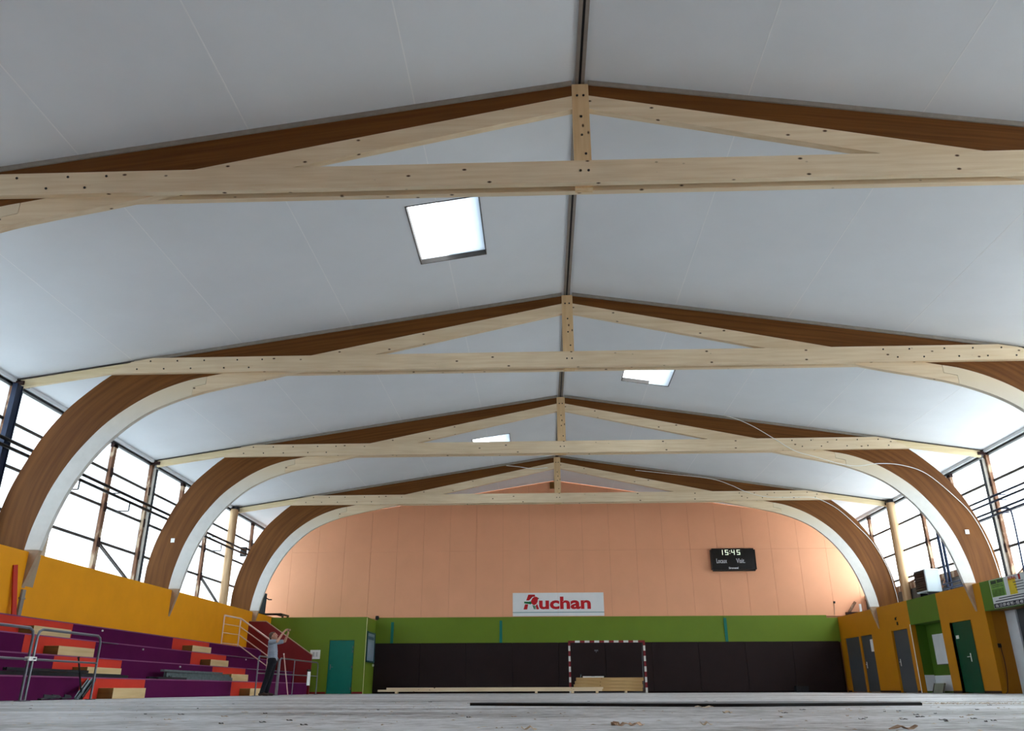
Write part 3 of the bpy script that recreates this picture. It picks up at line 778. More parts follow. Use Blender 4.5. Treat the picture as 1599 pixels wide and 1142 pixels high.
sgp([(452,312),(468,316),(480,335),(488,370),(474,370),(462,336)], 'bird_leg', M_signgreen, 1)
sgp([(476,318),(486,316),(496,338),(502,370),(494,370),(484,340)], 'bird_leg', M_signgreen, 1)
sgp([(496,322),(520,298),(546,370),(510,372)], 'letter_stroke', M_signred, 0)
sgp([(526,209),(548,220),(530,228)], 'bird_beak', M_signgreen, 2)
text_mb('uchan', 715/315, 174/325, (-2.0+(545-180)/315, SY-.001, 4.11-(372-143)/325), (1, 0, 0), (0, 0, 1), .004, .035).build('lettering', M_signred, sg, fix=False)

# scoreboard
sb = thing('scoreboard', (7.8, YW, 4.97), 'black digital scoreboard showing the time on the peach wall', 'scoreboard')
M_sbf = mat('scoreboard_case', '#17110e', .4)
bx0, bx1, bz0, bz1, by = 6.82, 8.79, 4.98, 5.96, YW-.16
bm = bmesh.new(); bmesh.ops.create_cube(bm, size=1)
for p in bm.verts: p.co = Vector(((bx0+bx1)/2+p.co.x*(bx1-bx0), YW-.081+p.co.y*.16, (bz0+bz1)/2+p.co.z*(bz1-bz0)))
bmesh.ops.bevel(bm, geom=[e for e in bm.edges if abs((e.verts[0].co-e.verts[1].co).y) > .1], offset=.06, segments=4, affect='EDGES')
MB().bm(bm).build('case', M_sbf, sb)
sbf = MB().box(bx0+.07, bx1-.07, by-.006, by-.001, bz0+.07, bz1-.05).build('face', mat('scoreboard_face', '#08090c', .25, var=.05), sb)
M_digit = emit_mat('lit_digit', (.75, .82, .66, 1), .35)
SEG = {'1': 'bc', '5': 'afgcd', '4': 'fgbc'}
def digit(ch, x, z, wd, hg):
    t_ = .028; mb = MB(); y0, y1 = by-.012, by-.007
    for q in SEG[ch]:
        if q == 'a': mb.box(x, x+wd, y0, y1, z+hg-t_, z+hg)
        if q == 'g': mb.box(x, x+wd, y0, y1, z+hg/2-t_/2, z+hg/2+t_/2)
        if q == 'd': mb.box(x, x+wd, y0, y1, z, z+t_)
        if q == 'f': mb.box(x, x+t_, y0, y1, z+hg/2, z+hg)
        if q == 'b': mb.box(x+wd-t_, x+wd, y0, y1, z+hg/2, z+hg)
        if q == 'c': mb.box(x+wd-t_, x+wd, y0, y1, z, z+hg/2)
    mb.build('digit', M_digit, sbf)
digit('1', 7.26, 5.67, .1, .22); digit('5', 7.46, 5.67, .14, .22); digit('4', 7.74, 5.67, .14, .22); digit('5', 7.98, 5.67, .14, .22)
for z in (5.72, 5.82): MB().box(7.655, 7.685, by-.012, by-.007, z, z+.03).build('colon_dot', M_digit, sbf)
M_txt = mat('white_print', '#d7dbe2', .5)
text_mb('Locaux', .46, .2, (7.05, by-.006, 5.31), (1, 0, 0), (0, 0, 1), .004, .01).build('lettering', M_txt, sbf, fix=False)
text_mb('Visit.', .38, .2, (7.92, by-.006, 5.31), (1, 0, 0), (0, 0, 1), .004, .01).build('lettering', M_txt, sbf, fix=False)
text_mb('Stramatel', .42, .085, (7.56, by-.006, 5.06), (1, 0, 0), (0, 0, 1), .004, .03).build('lettering', M_txt, sbf, fix=False)

# advertising banner over the near right niche (faces -X; text runs from +Y to -Y)
bn = thing('advertising_banner', (XW, 23, 2.2), 'printed sponsor banner in green, yellow and white above the near right niche', 'banner')
BXX = XW-.012
def bq(y0, y1, z0, z1, name, mt, k=0):
    return MB().box(BXX-.001*k, BXX-.001*k+(.011 if k == 0 else .0009), y1, y0, z0, z1).build(name, mt, bn)
bq(24.08, 20.9, 2.22, 2.99, 'sheet', mat('banner_white', '#cfd6da', .5, var=.03))
bq(24.06, 23.32, 2.52, 2.98, 'green_field', mat('banner_green', '#6f9a4a', .5, var=.25, scale=4), 1)
bq(24.0, 23.4, 2.53, 2.72, 'photo_field', mat('banner_photo', '#46702e', .5, var=.4, scale=9), 2)
bq(23.12, 22.75, 2.5, 2.92, 'yellow_field', mat('banner_yellow', '#d8c02e', .5, var=.15, scale=4), 1)
bq(24.07, 20.92, 2.225, 2.345, 'number_strip', mat('banner_navy', '#1a2036', .5), 1)
AY, AZ = (0, -1, 0), (0, 0, 1)
M_bt = mat('banner_print', '#2c4030', .6); M_br = mat('banner_red', '#9c2018', .6); M_bw = mat('banner_light', '#d5d8de', .6); M_bd = mat('banner_dark', '#343a48', .6)
bq(24.0, 23.72, 2.865, 2.955, 'heading_word', M_bt, 3); bq(23.66, 23.36, 2.875, 2.965, 'heading_word', M_bt, 3)
for k in range(2): bq(23.98, 23.42-.04*k, 2.82-.045*k, 2.835-.045*k, 'text_line', M_bt, 3)
text_mb('BORAL', .42, .1, (BXX-.003, 23.08, 2.87), AY, AZ, .002, .03).build('lettering', M_br, bn, fix=False)
bq(22.58, 22.48, 2.84, 2.98, 'flame_mark', M_br, 3)
for k in range(4): bq(22.88-.03*k, 22.38, 2.79-.07*k, 2.81-.07*k, 'text_line', M_bd, 3)
for k in range(2): bq(23.75+.2*k, 21.4, 2.45-.06*k, 2.475-.06*k, 'text_line', M_bd, 3)
text_mb('06 13 09 40 90 - 02 48 20 41 90', 1.95, .082, (BXX-.003, 23.98, 2.243), AY, AZ, .002, .02).build('lettering', M_bw, bn, fix=False)

t = thing('white_panel', (XW+.48, 28, .8), 'blank white board on the back of the green niche', 'board')
MB().box(XW+.455, XW+.484, 27.9, 29.28, .87, 1.83, .004).build('sheet', M_whiteb, t)
MB().box(XW+.449, XW+.4545, 27.92, 29.26, .865, .89).build('bottom_rail', M_steel, t)
t = thing('leaning_crate', (12.2, 28.9, 0), 'grey framed panel leaning low in the green niche', 'panel')
cy0, cy1 = 28.55, 29.3
MB().obox((12.26, 28.95, .15), (0, 1, 0), (.35, 0, 1), (1, 0, -.35), .8, .3, .02).build('sheet', mat('crate_grey', '#7d8476', .7, var=.15), t)
for yy in (28.58, 29.32): MB().obox((12.25, yy, .15), (0, 1, 0), (.35, 0, 1), (1, 0, -.35), .04, .31, .035).build('edge_bar', M_rail, t)
t = thing('wall_socket', (12.2, 24.64, 1.2), 'dark socket with hanging cable in the near niche', 'socket')
MB().box(12.18, 12.27, 24.62, 24.659, 1.21, 1.32, .005).build('plate', M_dark, t)
MB().tube(catmull3([(12.23, 24.61, 1.22), (12.24, 24.58, .8), (12.2, 24.56, .35), (12.1, 24.5, .06), (12.0, 24.4, .012)], 6), .012, 6).build('cable', mat('brown_cable', '#4a2412', .6), t)
t = thing('door_sign', (XW, 30.7, 2.3), 'small dark bracket sign above the single grey door', 'sign')
MB().box(XW-.02, XW, 30.72, 30.82, 2.25, 2.36).build('plate', M_dark, t)
MB().tube([(XW-.05, 30.77, 2.42), (XW-.05, 30.77, 2.5)], .03, 8).build('lamp', M_dark, t)
MB().bar((XW-.05, 30.77, 2.5), (XW, 30.77, 2.52), .02, .02).build('arm', M_dark, t)
t = thing('hanging_lead', (11.95, YW-.05, 3.1), 'thin dark lead with plug hanging on the peach wall at right', 'cable')
MB().tube([(11.99, YW-.01, 3.62), (11.96, YW-.01, 3.3), (11.92, YW-.01, 3.1)], .008, 6).build('lead', M_nail, t)
MB().box(11.95, 12.03, YW-.045, YW-.001, 3.58, 3.67, .01).build('plug', M_dark, t)
t = thing('ledge_bracket', (12.6, YW-.2, 3.0), 'rusty angled bracket in the far right corner of the ledge', 'bracket')
MB().bar((12.5, YW-.12, 3.15), (12.85, YW-.12, 3.62), .1, .08, ref=(0, 1, 0)).build('strut', M_rust, t)
MB().box(12.4, 12.9, YW-.2, YW-.005, 2.995, 3.2).build('block', M_baseb, t)
t = thing('ledge_post', (12.75, 36.3, 2.99), 'short white post on the far right ledge', 'post')
MB().box(12.85, 12.93, 36.3, 36.38, 2.99, 3.5).build('shaft', M_white, t)
MB().box(12.82, 12.96, 36.27, 36.41, 2.99, 3.02).build('base', M_white, t)

# dark folded rig on the cabin roof
t = thing('folded_sports_rig', (-12.0, 34.3, 2.97), 'black folded sports rig on the cabin roof beside the farthest truss', 'sports rig')
MB().prism_xz([(-12.40, 3.08), (-12.10, 3.08), (-12.09, 3.86), (-12.17, 3.88)], 34.1, 34.16).build('board', mat('rig_board', '#2c3436', .5), t)
MB().box(-12.42, -11.4, 34.05, 34.16, 3.0, 3.075).build('beam', M_black, t)
MB().box(-11.62, -11.55, 34.86, 34.92, 2.97, 3.05).build('leg', M_black, t)
MB().box(-11.4, -11.33, 34.05, 34.95, 3.0, 3.06).build('rail', M_black, t)
MB().box(-11.62, -11.55, 34.05, 34.95, 3.0, 3.06).build('rail', M_black, t)
MB().box(-11.4, -11.33, 34.86, 34.92, 2.97, 3.0).build('leg', M_black, t)
MB().tube([(-12.12, 34.1, 3.7), (-11.98, 34.1, 3.62), (-11.86, 34.1, 3.62)], .025, 6).build('hook', M_black, t)

# ------------------------------------------------------------------ bleachers
TIER = [(-9.55, .395), (-10.15, .80), (-10.82, 1.195), (-11.42, 1.583)]
bl = thing('bleachers', (-10.7, 20, 0), 'purple stepped bleachers with red aisles along the left wall', 'bleachers')
YB0, YB1 = 6.0, 32.15
AIS = [(7.9, 10.6), (16.2, 18.9), (24.25, 27.0)]
zprev = 0
for k, (x, z) in enumerate(TIER):
    xb = TIER[k+1][0] if k < 3 else -XW+.002
    # core with tread
    tc_ = MB().box(xb, x-.012, YB0, YB1, zprev, z-.012).build('tier_core', M_purple, bl)
    MB().box(xb+.001, x-.002, YB0, YB1, z-.011, z).build('tread', M_purple, bl)
    cuts = [YB0]
    for a, b in AIS: cuts += [a, b]
    cuts.append(YB1)
    for j, (a, b) in enumerate(zip(cuts, cuts[1:])):
        MB().box(x-.011, x, a+.002, b-.002, zprev+.003, z-.003).build('riser_panel', M_red if j % 2 else M_purple, tc_)
    for a, b in AIS:
        zs = zprev+.20
        y0, y1 = a+.72, b-.58
        sb_ = MB().box(x+.001, x+.31, y0, y1, zprev+.001, zs, .004).build('step_block', M_step, bl)
        MB().box(x+.004, x+.308, y0-.008, y0-.0005, zprev+.002, zs-.002).build('brown_side', M_stepside, sb_)  # thin plate, browner and darker than the step front
    MB().box(x+.0005, x+.012, YB0, YB1, z-.022, z+.001).build('nosing', M_edge, tc_)
    zprev = z
# slim metal seat edges
for k, a, b in ((2, 19.1, 19.85), (2, 26.95, 29.5), (1, 27.0, 31.5)):
    x, z = TIER[k]
    MB().tube([(x+.04, a, z-.02), (x+.04, b, z-.02)], .012, 6).build('edge_rail', M_steel, bl)
for k, y in ((3, 20.2), (2, 21.2), (1, 22.0), (2, 28.8), (1, 29.4)):
    x, z = TIER[k]
    MB().tube([(x+.001, y, z-.08), (x+.03, y, z-.08)], .022, 8).build('stud', M_plate, bl)

t = thing('bleacher_end_wall', (-10.7, 32.3, 0), 'dark red sloping end wall of the bleachers', 'wall panel')
MB().prism_xz([(-XW+.003, 0), (-9.48, 0), (-9.48, 1.38), (-11.35, 2.60), (-XW+.003, 2.61)], 32.16, 32.28).build('panel', M_dkred, t)
cap = MB(); cap.bar((-9.47, 32.22, 1.393), (-11.36, 32.22, 2.615), .02, .14, ref=(0, 1, 0)); cap.build('sloping_cap', M_foot, t)
MB().box(-XW+.003, -11.36, 32.14, 32.30, 2.612, 2.63).build('level_cap', M_foot, t)

# stair handrail
t = thing('stair_handrail', (-11.3, 29, 1.583), 'pale pink tube handrail descending the far bleacher stair', 'handrail')
r_ = .022
MB().tube([(-11.44, 28.05, 1.584), (-11.44, 28.05, 2.5)], r_, 8).build('post', M_pinkrail, t)
MB().tube([(-11.44, 29.62, 1.584), (-11.44, 29.62, 2.52)], r_, 8).build('post', M_pinkrail, t)
MB().tube([(-11.44, 28.05, 2.5), (-11.44, 29.62, 2.52), (-10.33, 29.62, 1.81)], .03, 8).build('top_rail', M_pinkrail, t)
for dz in (.27, .55, .88):
    MB().tube([(-11.44, 28.05, 2.5-dz), (-11.44, 29.62, 2.52-dz)], .012, 6).build('mid_rail', M_pinkrail, t)
    MB().tube([(-11.44, 29.62, 2.52-dz), (-10.33, 29.62, 1.81-dz)], .018, 6).build('mid_rail', M_pinkrail, t)
MB().tube([(-10.33, 29.62, .801), (-10.33, 29.62, 1.81)], r_, 8).build('post', M_pinkrail, t)

# crowd barriers
def barrier(y0, y1, x, hgt, label, posts=()):
    t = thing('crowd_barrier', (x, (y0+y1)/2, 0), label, 'barrier', 'steel tube barriers before the bleachers')
    r = .022; c = .12
    P = [(x, y0, 0.0), (x, y0, hgt-c), (x, y0+c*.3, hgt-c*.3), (x, y0+c, hgt), (x, y1-c, hgt), (x, y1-c*.3, hgt-c*.3), (x, y1, hgt-c), (x, y1, 0.0)]
    MB().tube(P, r, 8).build('hoop', M_steel, t)
    MB().tube([(x, y0, hgt*.57), (x, y1, hgt*.57)], .017, 8).build('mid_rail', M_steel, t)
    for y in posts: MB().tube([(x, y, 0), (x, y, hgt)], .017, 8).build('post', M_steel, t)
    for y in (y0, y1): MB().box(x-.06, x+.06, y-.06, y+.06, 0, .012).build('foot_plate', M_steel, t)
    return t
barrier(11.2, 13.42, -8.95, 1.09, 'grey tube barrier cut by the left picture edge')
barrier(13.54, 15.55, -8.95, 1.09, 'grey tube barrier standing next to the left edge barrier')
barrier(24.55, 26.45, -8.95, 1.07, 'grey tube barrier directly behind the photographing man')
barrier(26.6, 31.2, -8.95, 1.08, 'long grey tube barrier in front of the dark red end wall', (28.2,))
for y in (13.48, ):
    t = thing('barrier_clip', (-8.95, y, .6), 'pale clamp joining the two left barriers', 'clamp')
    MB().box(-8.99, -8.91, y-.1, y+.1, .6, .66).build('strap', M_plate, t)
    MB().tube([(-8.9, y, .63), (-8.87, y, .63)], .015, 6).build('screw', M_steel, t)
t = thing('leaning_pole', (-8.8, 27.0, 0), 'thin pale pole leaning on the long barrier', 'pole')
MB().tube([(-8.75, 27.1, 0.0), (-8.91, 26.8, 1.2)], .014, 6).build('rod', M_pinkrail, t)
MB().tube([(-8.91, 26.8, 1.19), (-8.915, 26.795, 1.23)], .02, 6).build('tip', M_plate, t)
t = thing('small_sign_panel', (-8.95, 30.6, .2), 'narrow white panel fixed to the long barrier', 'panel')
MB().box(-8.92, -8.90, 29.75, 30.1, .3, .75).build('sheet', M_white, t)
MB().box(-8.94, -8.90, 29.72, 30.13, .76, .82).build('clamp', M_black, t)

# metal profiles left on the tiers
def profile(a, b, wd, hg, mt, label, kind='metal_profile', grp='metal profiles left on the bleachers'):
    """open C-section"""
    t = thing(kind, a, label, 'metal profile', grp)
    a = Vector(a); b = Vector(b); d = (b-a).normalized(); sd = d.cross(Vector((0, 0, 1))).normalized(); u = sd.cross(d)
    th = .012
    c = (a+b)/2 + u*hg/2; Ld = (b-a).length
    MB().obox(c - u*(hg/2-th/2), d, sd, u, Ld, wd, th).build('web', mt, t)
    for s in (-1, 1): MB().obox(c + sd*s*(wd/2-th/2) + u*th/2, d, sd, u, Ld, th, hg-th).build('flange', mt, t)
    return t
M_dkprof = mat('dark_profile', '#2b2e33', .45, .5, var=.25, scale=8)
z1 = .395
profile((-9.75, 13.2, z1), (-9.75, 16.4, z1), .08, .07, M_dkprof, 'front dark profile lying behind the left barriers')
profile((-9.86, 14.6, z1), (-9.86, 18.3, z1), .08, .08, M_dkprof, 'long dark profile lying across the first red aisle')
profile((-9.75, 16.45, z1), (-9.72, 18.35, z1), .07, .06, M_dkprof, 'short dark profile pointing at the second barrier end')
profile((-9.80, 14.2, z1+.082), (-9.83, 16.9, z1+.082), .07, .05, M_dkprof, 'dark profile laid on top of the others behind the barriers')
profile((-9.70, 20.5, z1), (-9.70, 24.6, z1), .07, .09, M_galv, 'front grey galvanised profile on the first tier before the second aisle')
profile((-9.79, 20.4, z1), (-9.79, 24.7, z1), .07, .13, M_galv, 'middle grey galvanised profile on the first tier before the second aisle')
profile((-9.88, 20.6, z1), (-9.88, 24.8, z1), .07, .17, M_galv, 'rear tallest galvanised profile on the first tier before the second aisle')
profile((-9.83, 20.3, z1+.175), (-9.86, 24.2, z1+.175), .09, .05, M_galv, 'galvanised profile lying on top of the grey stack')
for k, (ya, yb, x_) in enumerate(((19.6, 21.2, -9.61), (19.3, 20.25, -9.70), (19.5, 20.26, -9.80))):
    profile((x_, ya, z1), (x_, yb, z1), .05, .05, M_dkprof, ['dark offcut in front of the grey galvanised stack', 'short dark offcut at the left end of the grey stack', 'rear dark offcut at the left end of the grey stack'][k])
t = profile((-9.18, 15.5, .0), (-9.5, 16.45, .33), .07, .05, M_galv, 'upper grey profile leaning on the first tier by the aisle')
t = profile((-9.18, 15.64, .0), (-9.5, 16.62, .33), .06, .05, M_dkprof, 'lower dark profile leaning on the first tier by the aisle')
t = thing('upright_stick', (-9.2, 15.8, 0), 'dark upright stick beside the barrier end', 'stick')
MB().tube([(-9.2, 15.72, 0), (-9.5, 15.9, .72)], .018, 6).build('rod', M_dark, t)
MB().tube([(-9.5, 15.9, .72), (-9.505, 15.903, .74)], .024, 6).build('cap', M_dark, t)
for k, (x, y, s) in enumerate(((-9.2, 14.6, .16), (-9.25, 14.9, .12), (-9.18, 15.15, .1), (-9.2, 12.6, .14))):
    t = thing('metal_offcut', (x, y, 0), ['largest dark offcut on the floor between the left barriers', 'dark offcut in the middle of the floor heap', 'small dark offcut at the far end of the floor heap', 'flat dark offcut on the floor at the left picture edge'][k], 'offcut', 'metal offcuts on the floor')
    MB().obox((x, y, .035), (.3, 1, .1), (1, -.3, 0), (0, -.1, 1), s*2, s*.5, .02).build('strip', M_dkprof, t)
    MB().obox((x+.02, y, .06), (.2, 1, -.1), (1, -.2, 0), (0, .1, 1), s*1.5, .02, .05).build('flange', M_dkprof, t)
# red prop and grey prop against the left wall
t = thing('red_prop', (-11.9, 17.4, 1.583), 'red upright prop leaning against the orange wall at far left', 'prop')
MB().bar((-11.9, 17.42, 1.585), (-12.0, 17.24, 2.66), .05, .09).build('shaft', M_red, t)
MB().box(-11.95, -11.84, 17.34, 17.5, 1.583, 1.6).build('foot', M_red, t)
t = thing('grey_pipe_stub', (-11.95, 17.7, 1.583), 'grey vertical conduit beside the red prop', 'conduit')
MB().box(-12.025, -11.98, 17.66, 17.78, 1.584, 2.2).build('duct', M_nail, t)
MB().box(-12.03, -11.97, 17.64, 17.80, 2.0, 2.03).build('clip', M_nail, t)

# ------------------------------------------------------------------ goal
gl = thing('handball_goal', (1.94, 35.6, 0), 'handball goal with red and white striped frame against the dark pads', 'goal')
GX0, GX1, GY, GZ, gt = .35, 3.53, 35.5, 2.03, .08
M_gr = mat('goal_red', '#7c1f26', .5); M_gw = mat('goal_white', '#d9d9d6', .5)
def stripes_z(x):
    n = 10; hz = GZ/n
    for k in range(n):
        MB().box(x, x+gt, GY, GY+gt, k*hz+.0005, (k+1)*hz-.0005).build('post_band', M_gw if k % 2 == 0 else M_gr, gl)
stripes_z(GX0); stripes_z(GX1-gt)
n = 15; wd = (GX1-GX0-2*gt)/n
for k in range(n):
    MB().box(GX0+gt+k*wd+.0005, GX0+gt+(k+1)*wd-.0005, GY, GY+gt, GZ-gt, GZ-.001).build('crossbar_band', M_gr if k % 2 == 0 else M_gw, gl)
for x in (GX0+.04, GX1-.04):
    MB().tube(catmull3([(x, GY+.09, GZ-.05), (x, GY+.55, GZ-.1), (x, GY+.9, GZ-.6), (x, GY+1.0, .05)], 5), .016, 6).build('back_stay', M_steel, gl)
    MB().tube([(x, GY+.09, .03), (x, GY+1.0, .03)], .016, 6).build('ground_bar', M_steel, gl)
MB().tube([(GX0+.04, GY+1.0, .03), (GX1-.04, GY+1.0, .03)], .016, 6).build('back_bar', M_steel, gl)

# ------------------------------------------------------------------ timber stacks
def timber(x0, x1, y0, y1, z0, z1, label, grp, mt=None):
    o = MB().box(x0, x1, y0, y1, z0, z1, .006).build('timber_beam', mt or M_pale)
    return tag(o, label, 'timber', grp)
for k, (x, lab) in enumerate(((-6.6, 'small block under the long planks at their left end'), (-1.0, 'pale bearer block under the long planks left of the goal'), (.45, 'bearer block under the planks at the left goal post'), (1.42, 'bearer block under the right end of the long planks'))):
    tag(MB().box(x-.05, x+.05, 34.57, 34.9, 0, .075, .004).build('bearer_block', M_pale), lab, 'timber', 'bearer blocks')
tag(MB().box(2.62, 2.72, 35.75, 36.14, 0, .075, .004).build('bearer_block', M_pale), 'bearer block under the timbers inside the goal', 'timber', 'bearer blocks')
timber(-7.35, 1.62, 34.6, 34.82, .076, .15, 'lower front plank of the long stack before the wall pads', 'long planks')
timber(-7.0, 1.66, 34.6, 34.85, .151, .225, 'upper front plank of the long stack before the wall pads', 'long planks')
M_tim = wood('sawn_timber', '#ac8a58', '#cba976', 'X', grain=18)
for k in range(4):
    for j in range(1):
        timber(.5+.05*k-.04*j, 3.36+.02*k*(k % 2)-.04*j, 35.78+j*.36, 36.1+j*.36, .076+k*.13, .076+(k+1)*.13-.004,
               ['bottom', 'second', 'third', 'top'][k] + ' timber of the stack inside the goal', 'timbers inside the goal', M_tim)
t = thing('spirit_level', (1.35, 35.95, .6), 'white bar tool lying on the timber stack inside the goal', 'tool')
MB().box(.93, 1.8, 35.92, 35.98, .595, .65, .005).build('bar', M_white, t)
MB().box(1.28, 1.42, 35.915, 35.985, .64, .655).build('vial', M_steel, t)
t = thing('hammer', (.85, 35.95, .6), 'small dark hand tool beside the white bar on the timbers', 'tool')
MB().tube([(.84, 35.95, .6), (.86, 35.95, .73)], .02, 8).build('shaft', M_galv, t)
MB().box(.82, .93, 35.93, 35.97, .71, .75, .006).build('head', M_dark, t)
t = thing('wall_hook', (1.5, YW-.14, 1.7), 'small pale hook on the dark pad inside the goal', 'hook')
MB().box(1.5, 1.66, YW-.15, YW-.131, 1.66, 1.72).build('plate', M_steel, t)
MB().tube([(1.57, YW-.15, 1.68), (1.57, YW-.2, 1.66), (1.57, YW-.2, 1.6)], .012, 6).build('prong', M_steel, t)
t = thing('floor_box', (10.0, 36.4, 0), 'small dark wire basket on the floor before the pads', 'box')
for a in ((9.75, 10.25, 36.3, 36.32), (9.75, 10.25, 36.6, 36.62)): MB().box(a[0], a[1], a[2], a[3], .0, .24).build('side', M_dkprof, t)
for x in (9.75, 10.23): MB().box(x, x+.02, 36.321, 36.599, 0, .24).build('end', M_dkprof, t)
MB().box(9.9, 10.1, 36.4, 36.5, .15, .2).build('content', M_nail, t)

# ------------------------------------------------------------------ cables on the far trusses
pipe('loose_cable', catmull3([(3.9, YF[2]-.0, 8.62), (4.64, YF[2]-.02, 8.47), (5.4, YF[2]-.1, 8.28), (6.05, YF[2]-.12, 7.98), (6.75, YF[2]-.14, 7.5), (7.3, YF[2]-.14, 7.12), (7.9, YF[2]-.1, 6.93), (9.04, YF[2]-.0, 6.64), (9.9, YF[2]-.0, 6.70), (10.62, YF[2]-.0, 6.64), (11.35, YF[2]-.0, 6.34), (12.15, YF[2]+.0, 5.5), (12.5, YF[2], 4.95), (12.74, YF[2]+.0, 4.2), (12.86, YF[2], 3.4), (12.88, YF[2], 3.0)], 6), .011, M_plate,
     'loose white cable drooping over the right side of the third truss', 'cable', n=6)
pipe('loose_cable', catmull3([(3.2, YF[3]-.0, 8.48), (4.6, YF[3]-.02, 8.3), (6.22, YF[3]-.1, 8.06), (7.0, YF[3]-.12, 7.78), (7.58, YF[3]-.12, 7.5), (8.44, YF[3]-.12, 7.28), (10.0, YF[3]-.12, 7.26), (10.5, YF[3]-.06, 7.16), (11.16, YF[3]-.0, 6.78), (11.8, YF[3]-.0, 6.1), (12.3, YF[3], 5.45), (12.7, YF[3], 4.5), (12.85, YF[3], 3.6), (12.88, YF[3], 3.02)], 6), .011, M_plate,
     'loose white cable along the right side of the farthest truss', 'cable', n=6)
pipe('loose_cable', catmull3([(-2.1, YF[3]-.0, 8.74), (-1.6, YF[3]-.02, 8.68), (-1.0, YF[3]-.05, 8.58), (-.4, YF[3]-.06, 8.62)], 6), .014, M_plate,
     'short white cable left of the farthest king post', 'cable', n=6)

# ------------------------------------------------------------------ floor: long black strip, chips
t = thing('floor_strip', (.6, 8.2, 0), 'long flat black strip with grey top lying across the floor', 'floor strip')
P = [(-1.47, 8.70), (.6, 7.92), (1.8, 8.05), (2.80, 8.30)]
top = catmull(P, 8)
wdt = lambda k, n: 1.5*(math.sin(math.pi*min(1, k/n*1.0))**.6)*.7+.10
nn = len(top)
def strip(z0, z1, inset, name, mt):
    front = [(x, y+inset) for x, y in top]; back = [(x, y-inset+wdt(k, nn-1)) for k, (x, y) in enumerate(top)]
    v = [(x, y, z) for z in (z0, z1) for x, y in front] + [(x, y, z) for z in (z0, z1) for x, y in back]
    f = []
    for k in range(nn-1):
        f += [(k, k+1, nn+k+1, nn+k), (2*nn+k, 3*nn+k, 3*nn+k+1, 2*nn+k+1), (nn+k, nn+k+1, 3*nn+k+1, 3*nn+k), (k, 2*nn+k, 2*nn+k+1, k+1)]
    f += [(0, nn, 3*nn, 2*nn), (nn-1, 3*nn-1, 4*nn-1, 2*nn-1)]
    MB().add(v, f).build(name, mt, t)
strip(0, .024, 0, 'black_edge', M_black)
strip(.0242, .029, .02, 'grey_top', mat('strip_grey', '#6e7074', .7, var=.2, scale=6))

M_chip = wood('wood_chip', '#8a6c55', '#c8ac90', 'X', knots=False)
M_chip_l = mat('light_chip', '#c9b79c', .8, var=.2)
M_chip_d = mat('dark_chip', '#2f2823', .8, var=.2)
def chip(x, y, ln, wd, rot, mt, label, grp, hgt=.008, lift=.0):
    """curled splinter"""
    mb = MB(); n = 5; c, s = math.cos(rot), math.sin(rot); vs = []
    for k in range(n+1):
        u = (k/n-.5)*ln; zz = lift + hgt*(1+1.2*math.sin(k*1.9+ln*40))*.5; ww = wd*(.35+.65*math.sin(math.pi*(k+.4)/(n+.8)))
        for (vv, dz) in ((-ww/2, 0), (ww/2, .25*hgt), (ww/2, .25*hgt+.003), (-ww/2, .003)):
            vs.append((x+u*c-vv*s, y+u*s+vv*c, max(.0005, zz+dz-.002)))
    fs = []
    for k in range(n):
        for q in range(4): fs.append((4*k+q, 4*k+(q+1) % 4, 4*k+4+(q+1) % 4, 4*k+4+q))
    fs += [(0, 1, 2, 3), (4*n+3, 4*n+2, 4*n+1, 4*n)]
    o = mb.add(vs, fs).build('wood_splinter', mt)
    return tag(o, label, 'splinter', grp)
G = 'wood splinters on the floor'
for k, (x, y, l, wd, r, mt, lab) in enumerate((
    (-.38, 3.88, .085, .05, .2, M_chip, 'largest brown splinter at the bottom of the picture'),
    (-.33, 3.92, .07, .04, -.5, M_chip, 'brown splinter lying against the largest one'),
    (-.42, 3.95, .06, .03, 1.0, M_chip, 'curled splinter left of the largest one'),
    (.67, 3.52, .11, .04, .1, M_chip, 'brown splinter cut by the bottom edge at right'),
    (.64, 8.3-.75, .16, .08, .1, M_chip_l, 'pale shaving in front of the black strip'),
    (.48, 5.87, .07, .03, .4, M_chip_l, 'small white shaving in front of the black strip'),
    (-.02, 3.95, .05, .02, .1, M_chip_l, 'tiny pale shaving right of the largest splinter'),
    (-.8, 3.52, .06, .03, .1, M_chip_l, 'pale shaving cut by the bottom edge'))):
    chip(x, y, l, wd, r, mt, lab, G, hgt=.012)
for k in range(70):
    if k < 28: y = random.uniform(4.2, 7.2); x = random.uniform(.3+.05*y, .45*y)+.2
    else: y = random.uniform(3.8, 11.5); x = CAM.x + random.uniform(-.62, .62)*y
    if 7.8 < y < 9.5 and -1.6 < x < 2.9: y += 2
    dk = random.random()
    mt = M_chip_d if dk < .55 else (M_chip if dk < .75 else M_chip_l)
    chip(x, y, random.uniform(.012, .04)*(1+.03*y), random.uniform(.006, .012)*(1+.05*y), random.uniform(-.5, .5), mt, 'small scattered wood splinter on the grey floor', 'scattered splinters', hgt=.004)
mb = MB()
for k in range(1400):
    if k < 500: x = 3.7+random.gauss(0, .35); y = 9.3+random.gauss(0, .3)
    elif k < 700: x = 5.0+random.gauss(0, .4); y = 9.8+random.gauss(0, .4)
    else: y = random.uniform(3.4, 13); x = CAM.x+random.uniform(-.66, .66)*y
    l = random.uniform(.004, .014)*(1+.06*y); a = random.uniform(0, 3.14); h_ = random.uniform(.001, .004)
    c, s = math.cos(a)*l, math.sin(a)*l
    mb.add([(x-c, y-s, .0004), (x+s*.4, y-c*.4, .0004), (x+c, y+s, .0004), (x, y, h_)], [(0, 1, 3), (1, 2, 3), (2, 0, 3), (2, 1, 0)])
tag(mb.build('sawdust', M_chip_l), 'fine pale sawdust crumbs strewn over the floor', 'sawdust', kind='stuff')

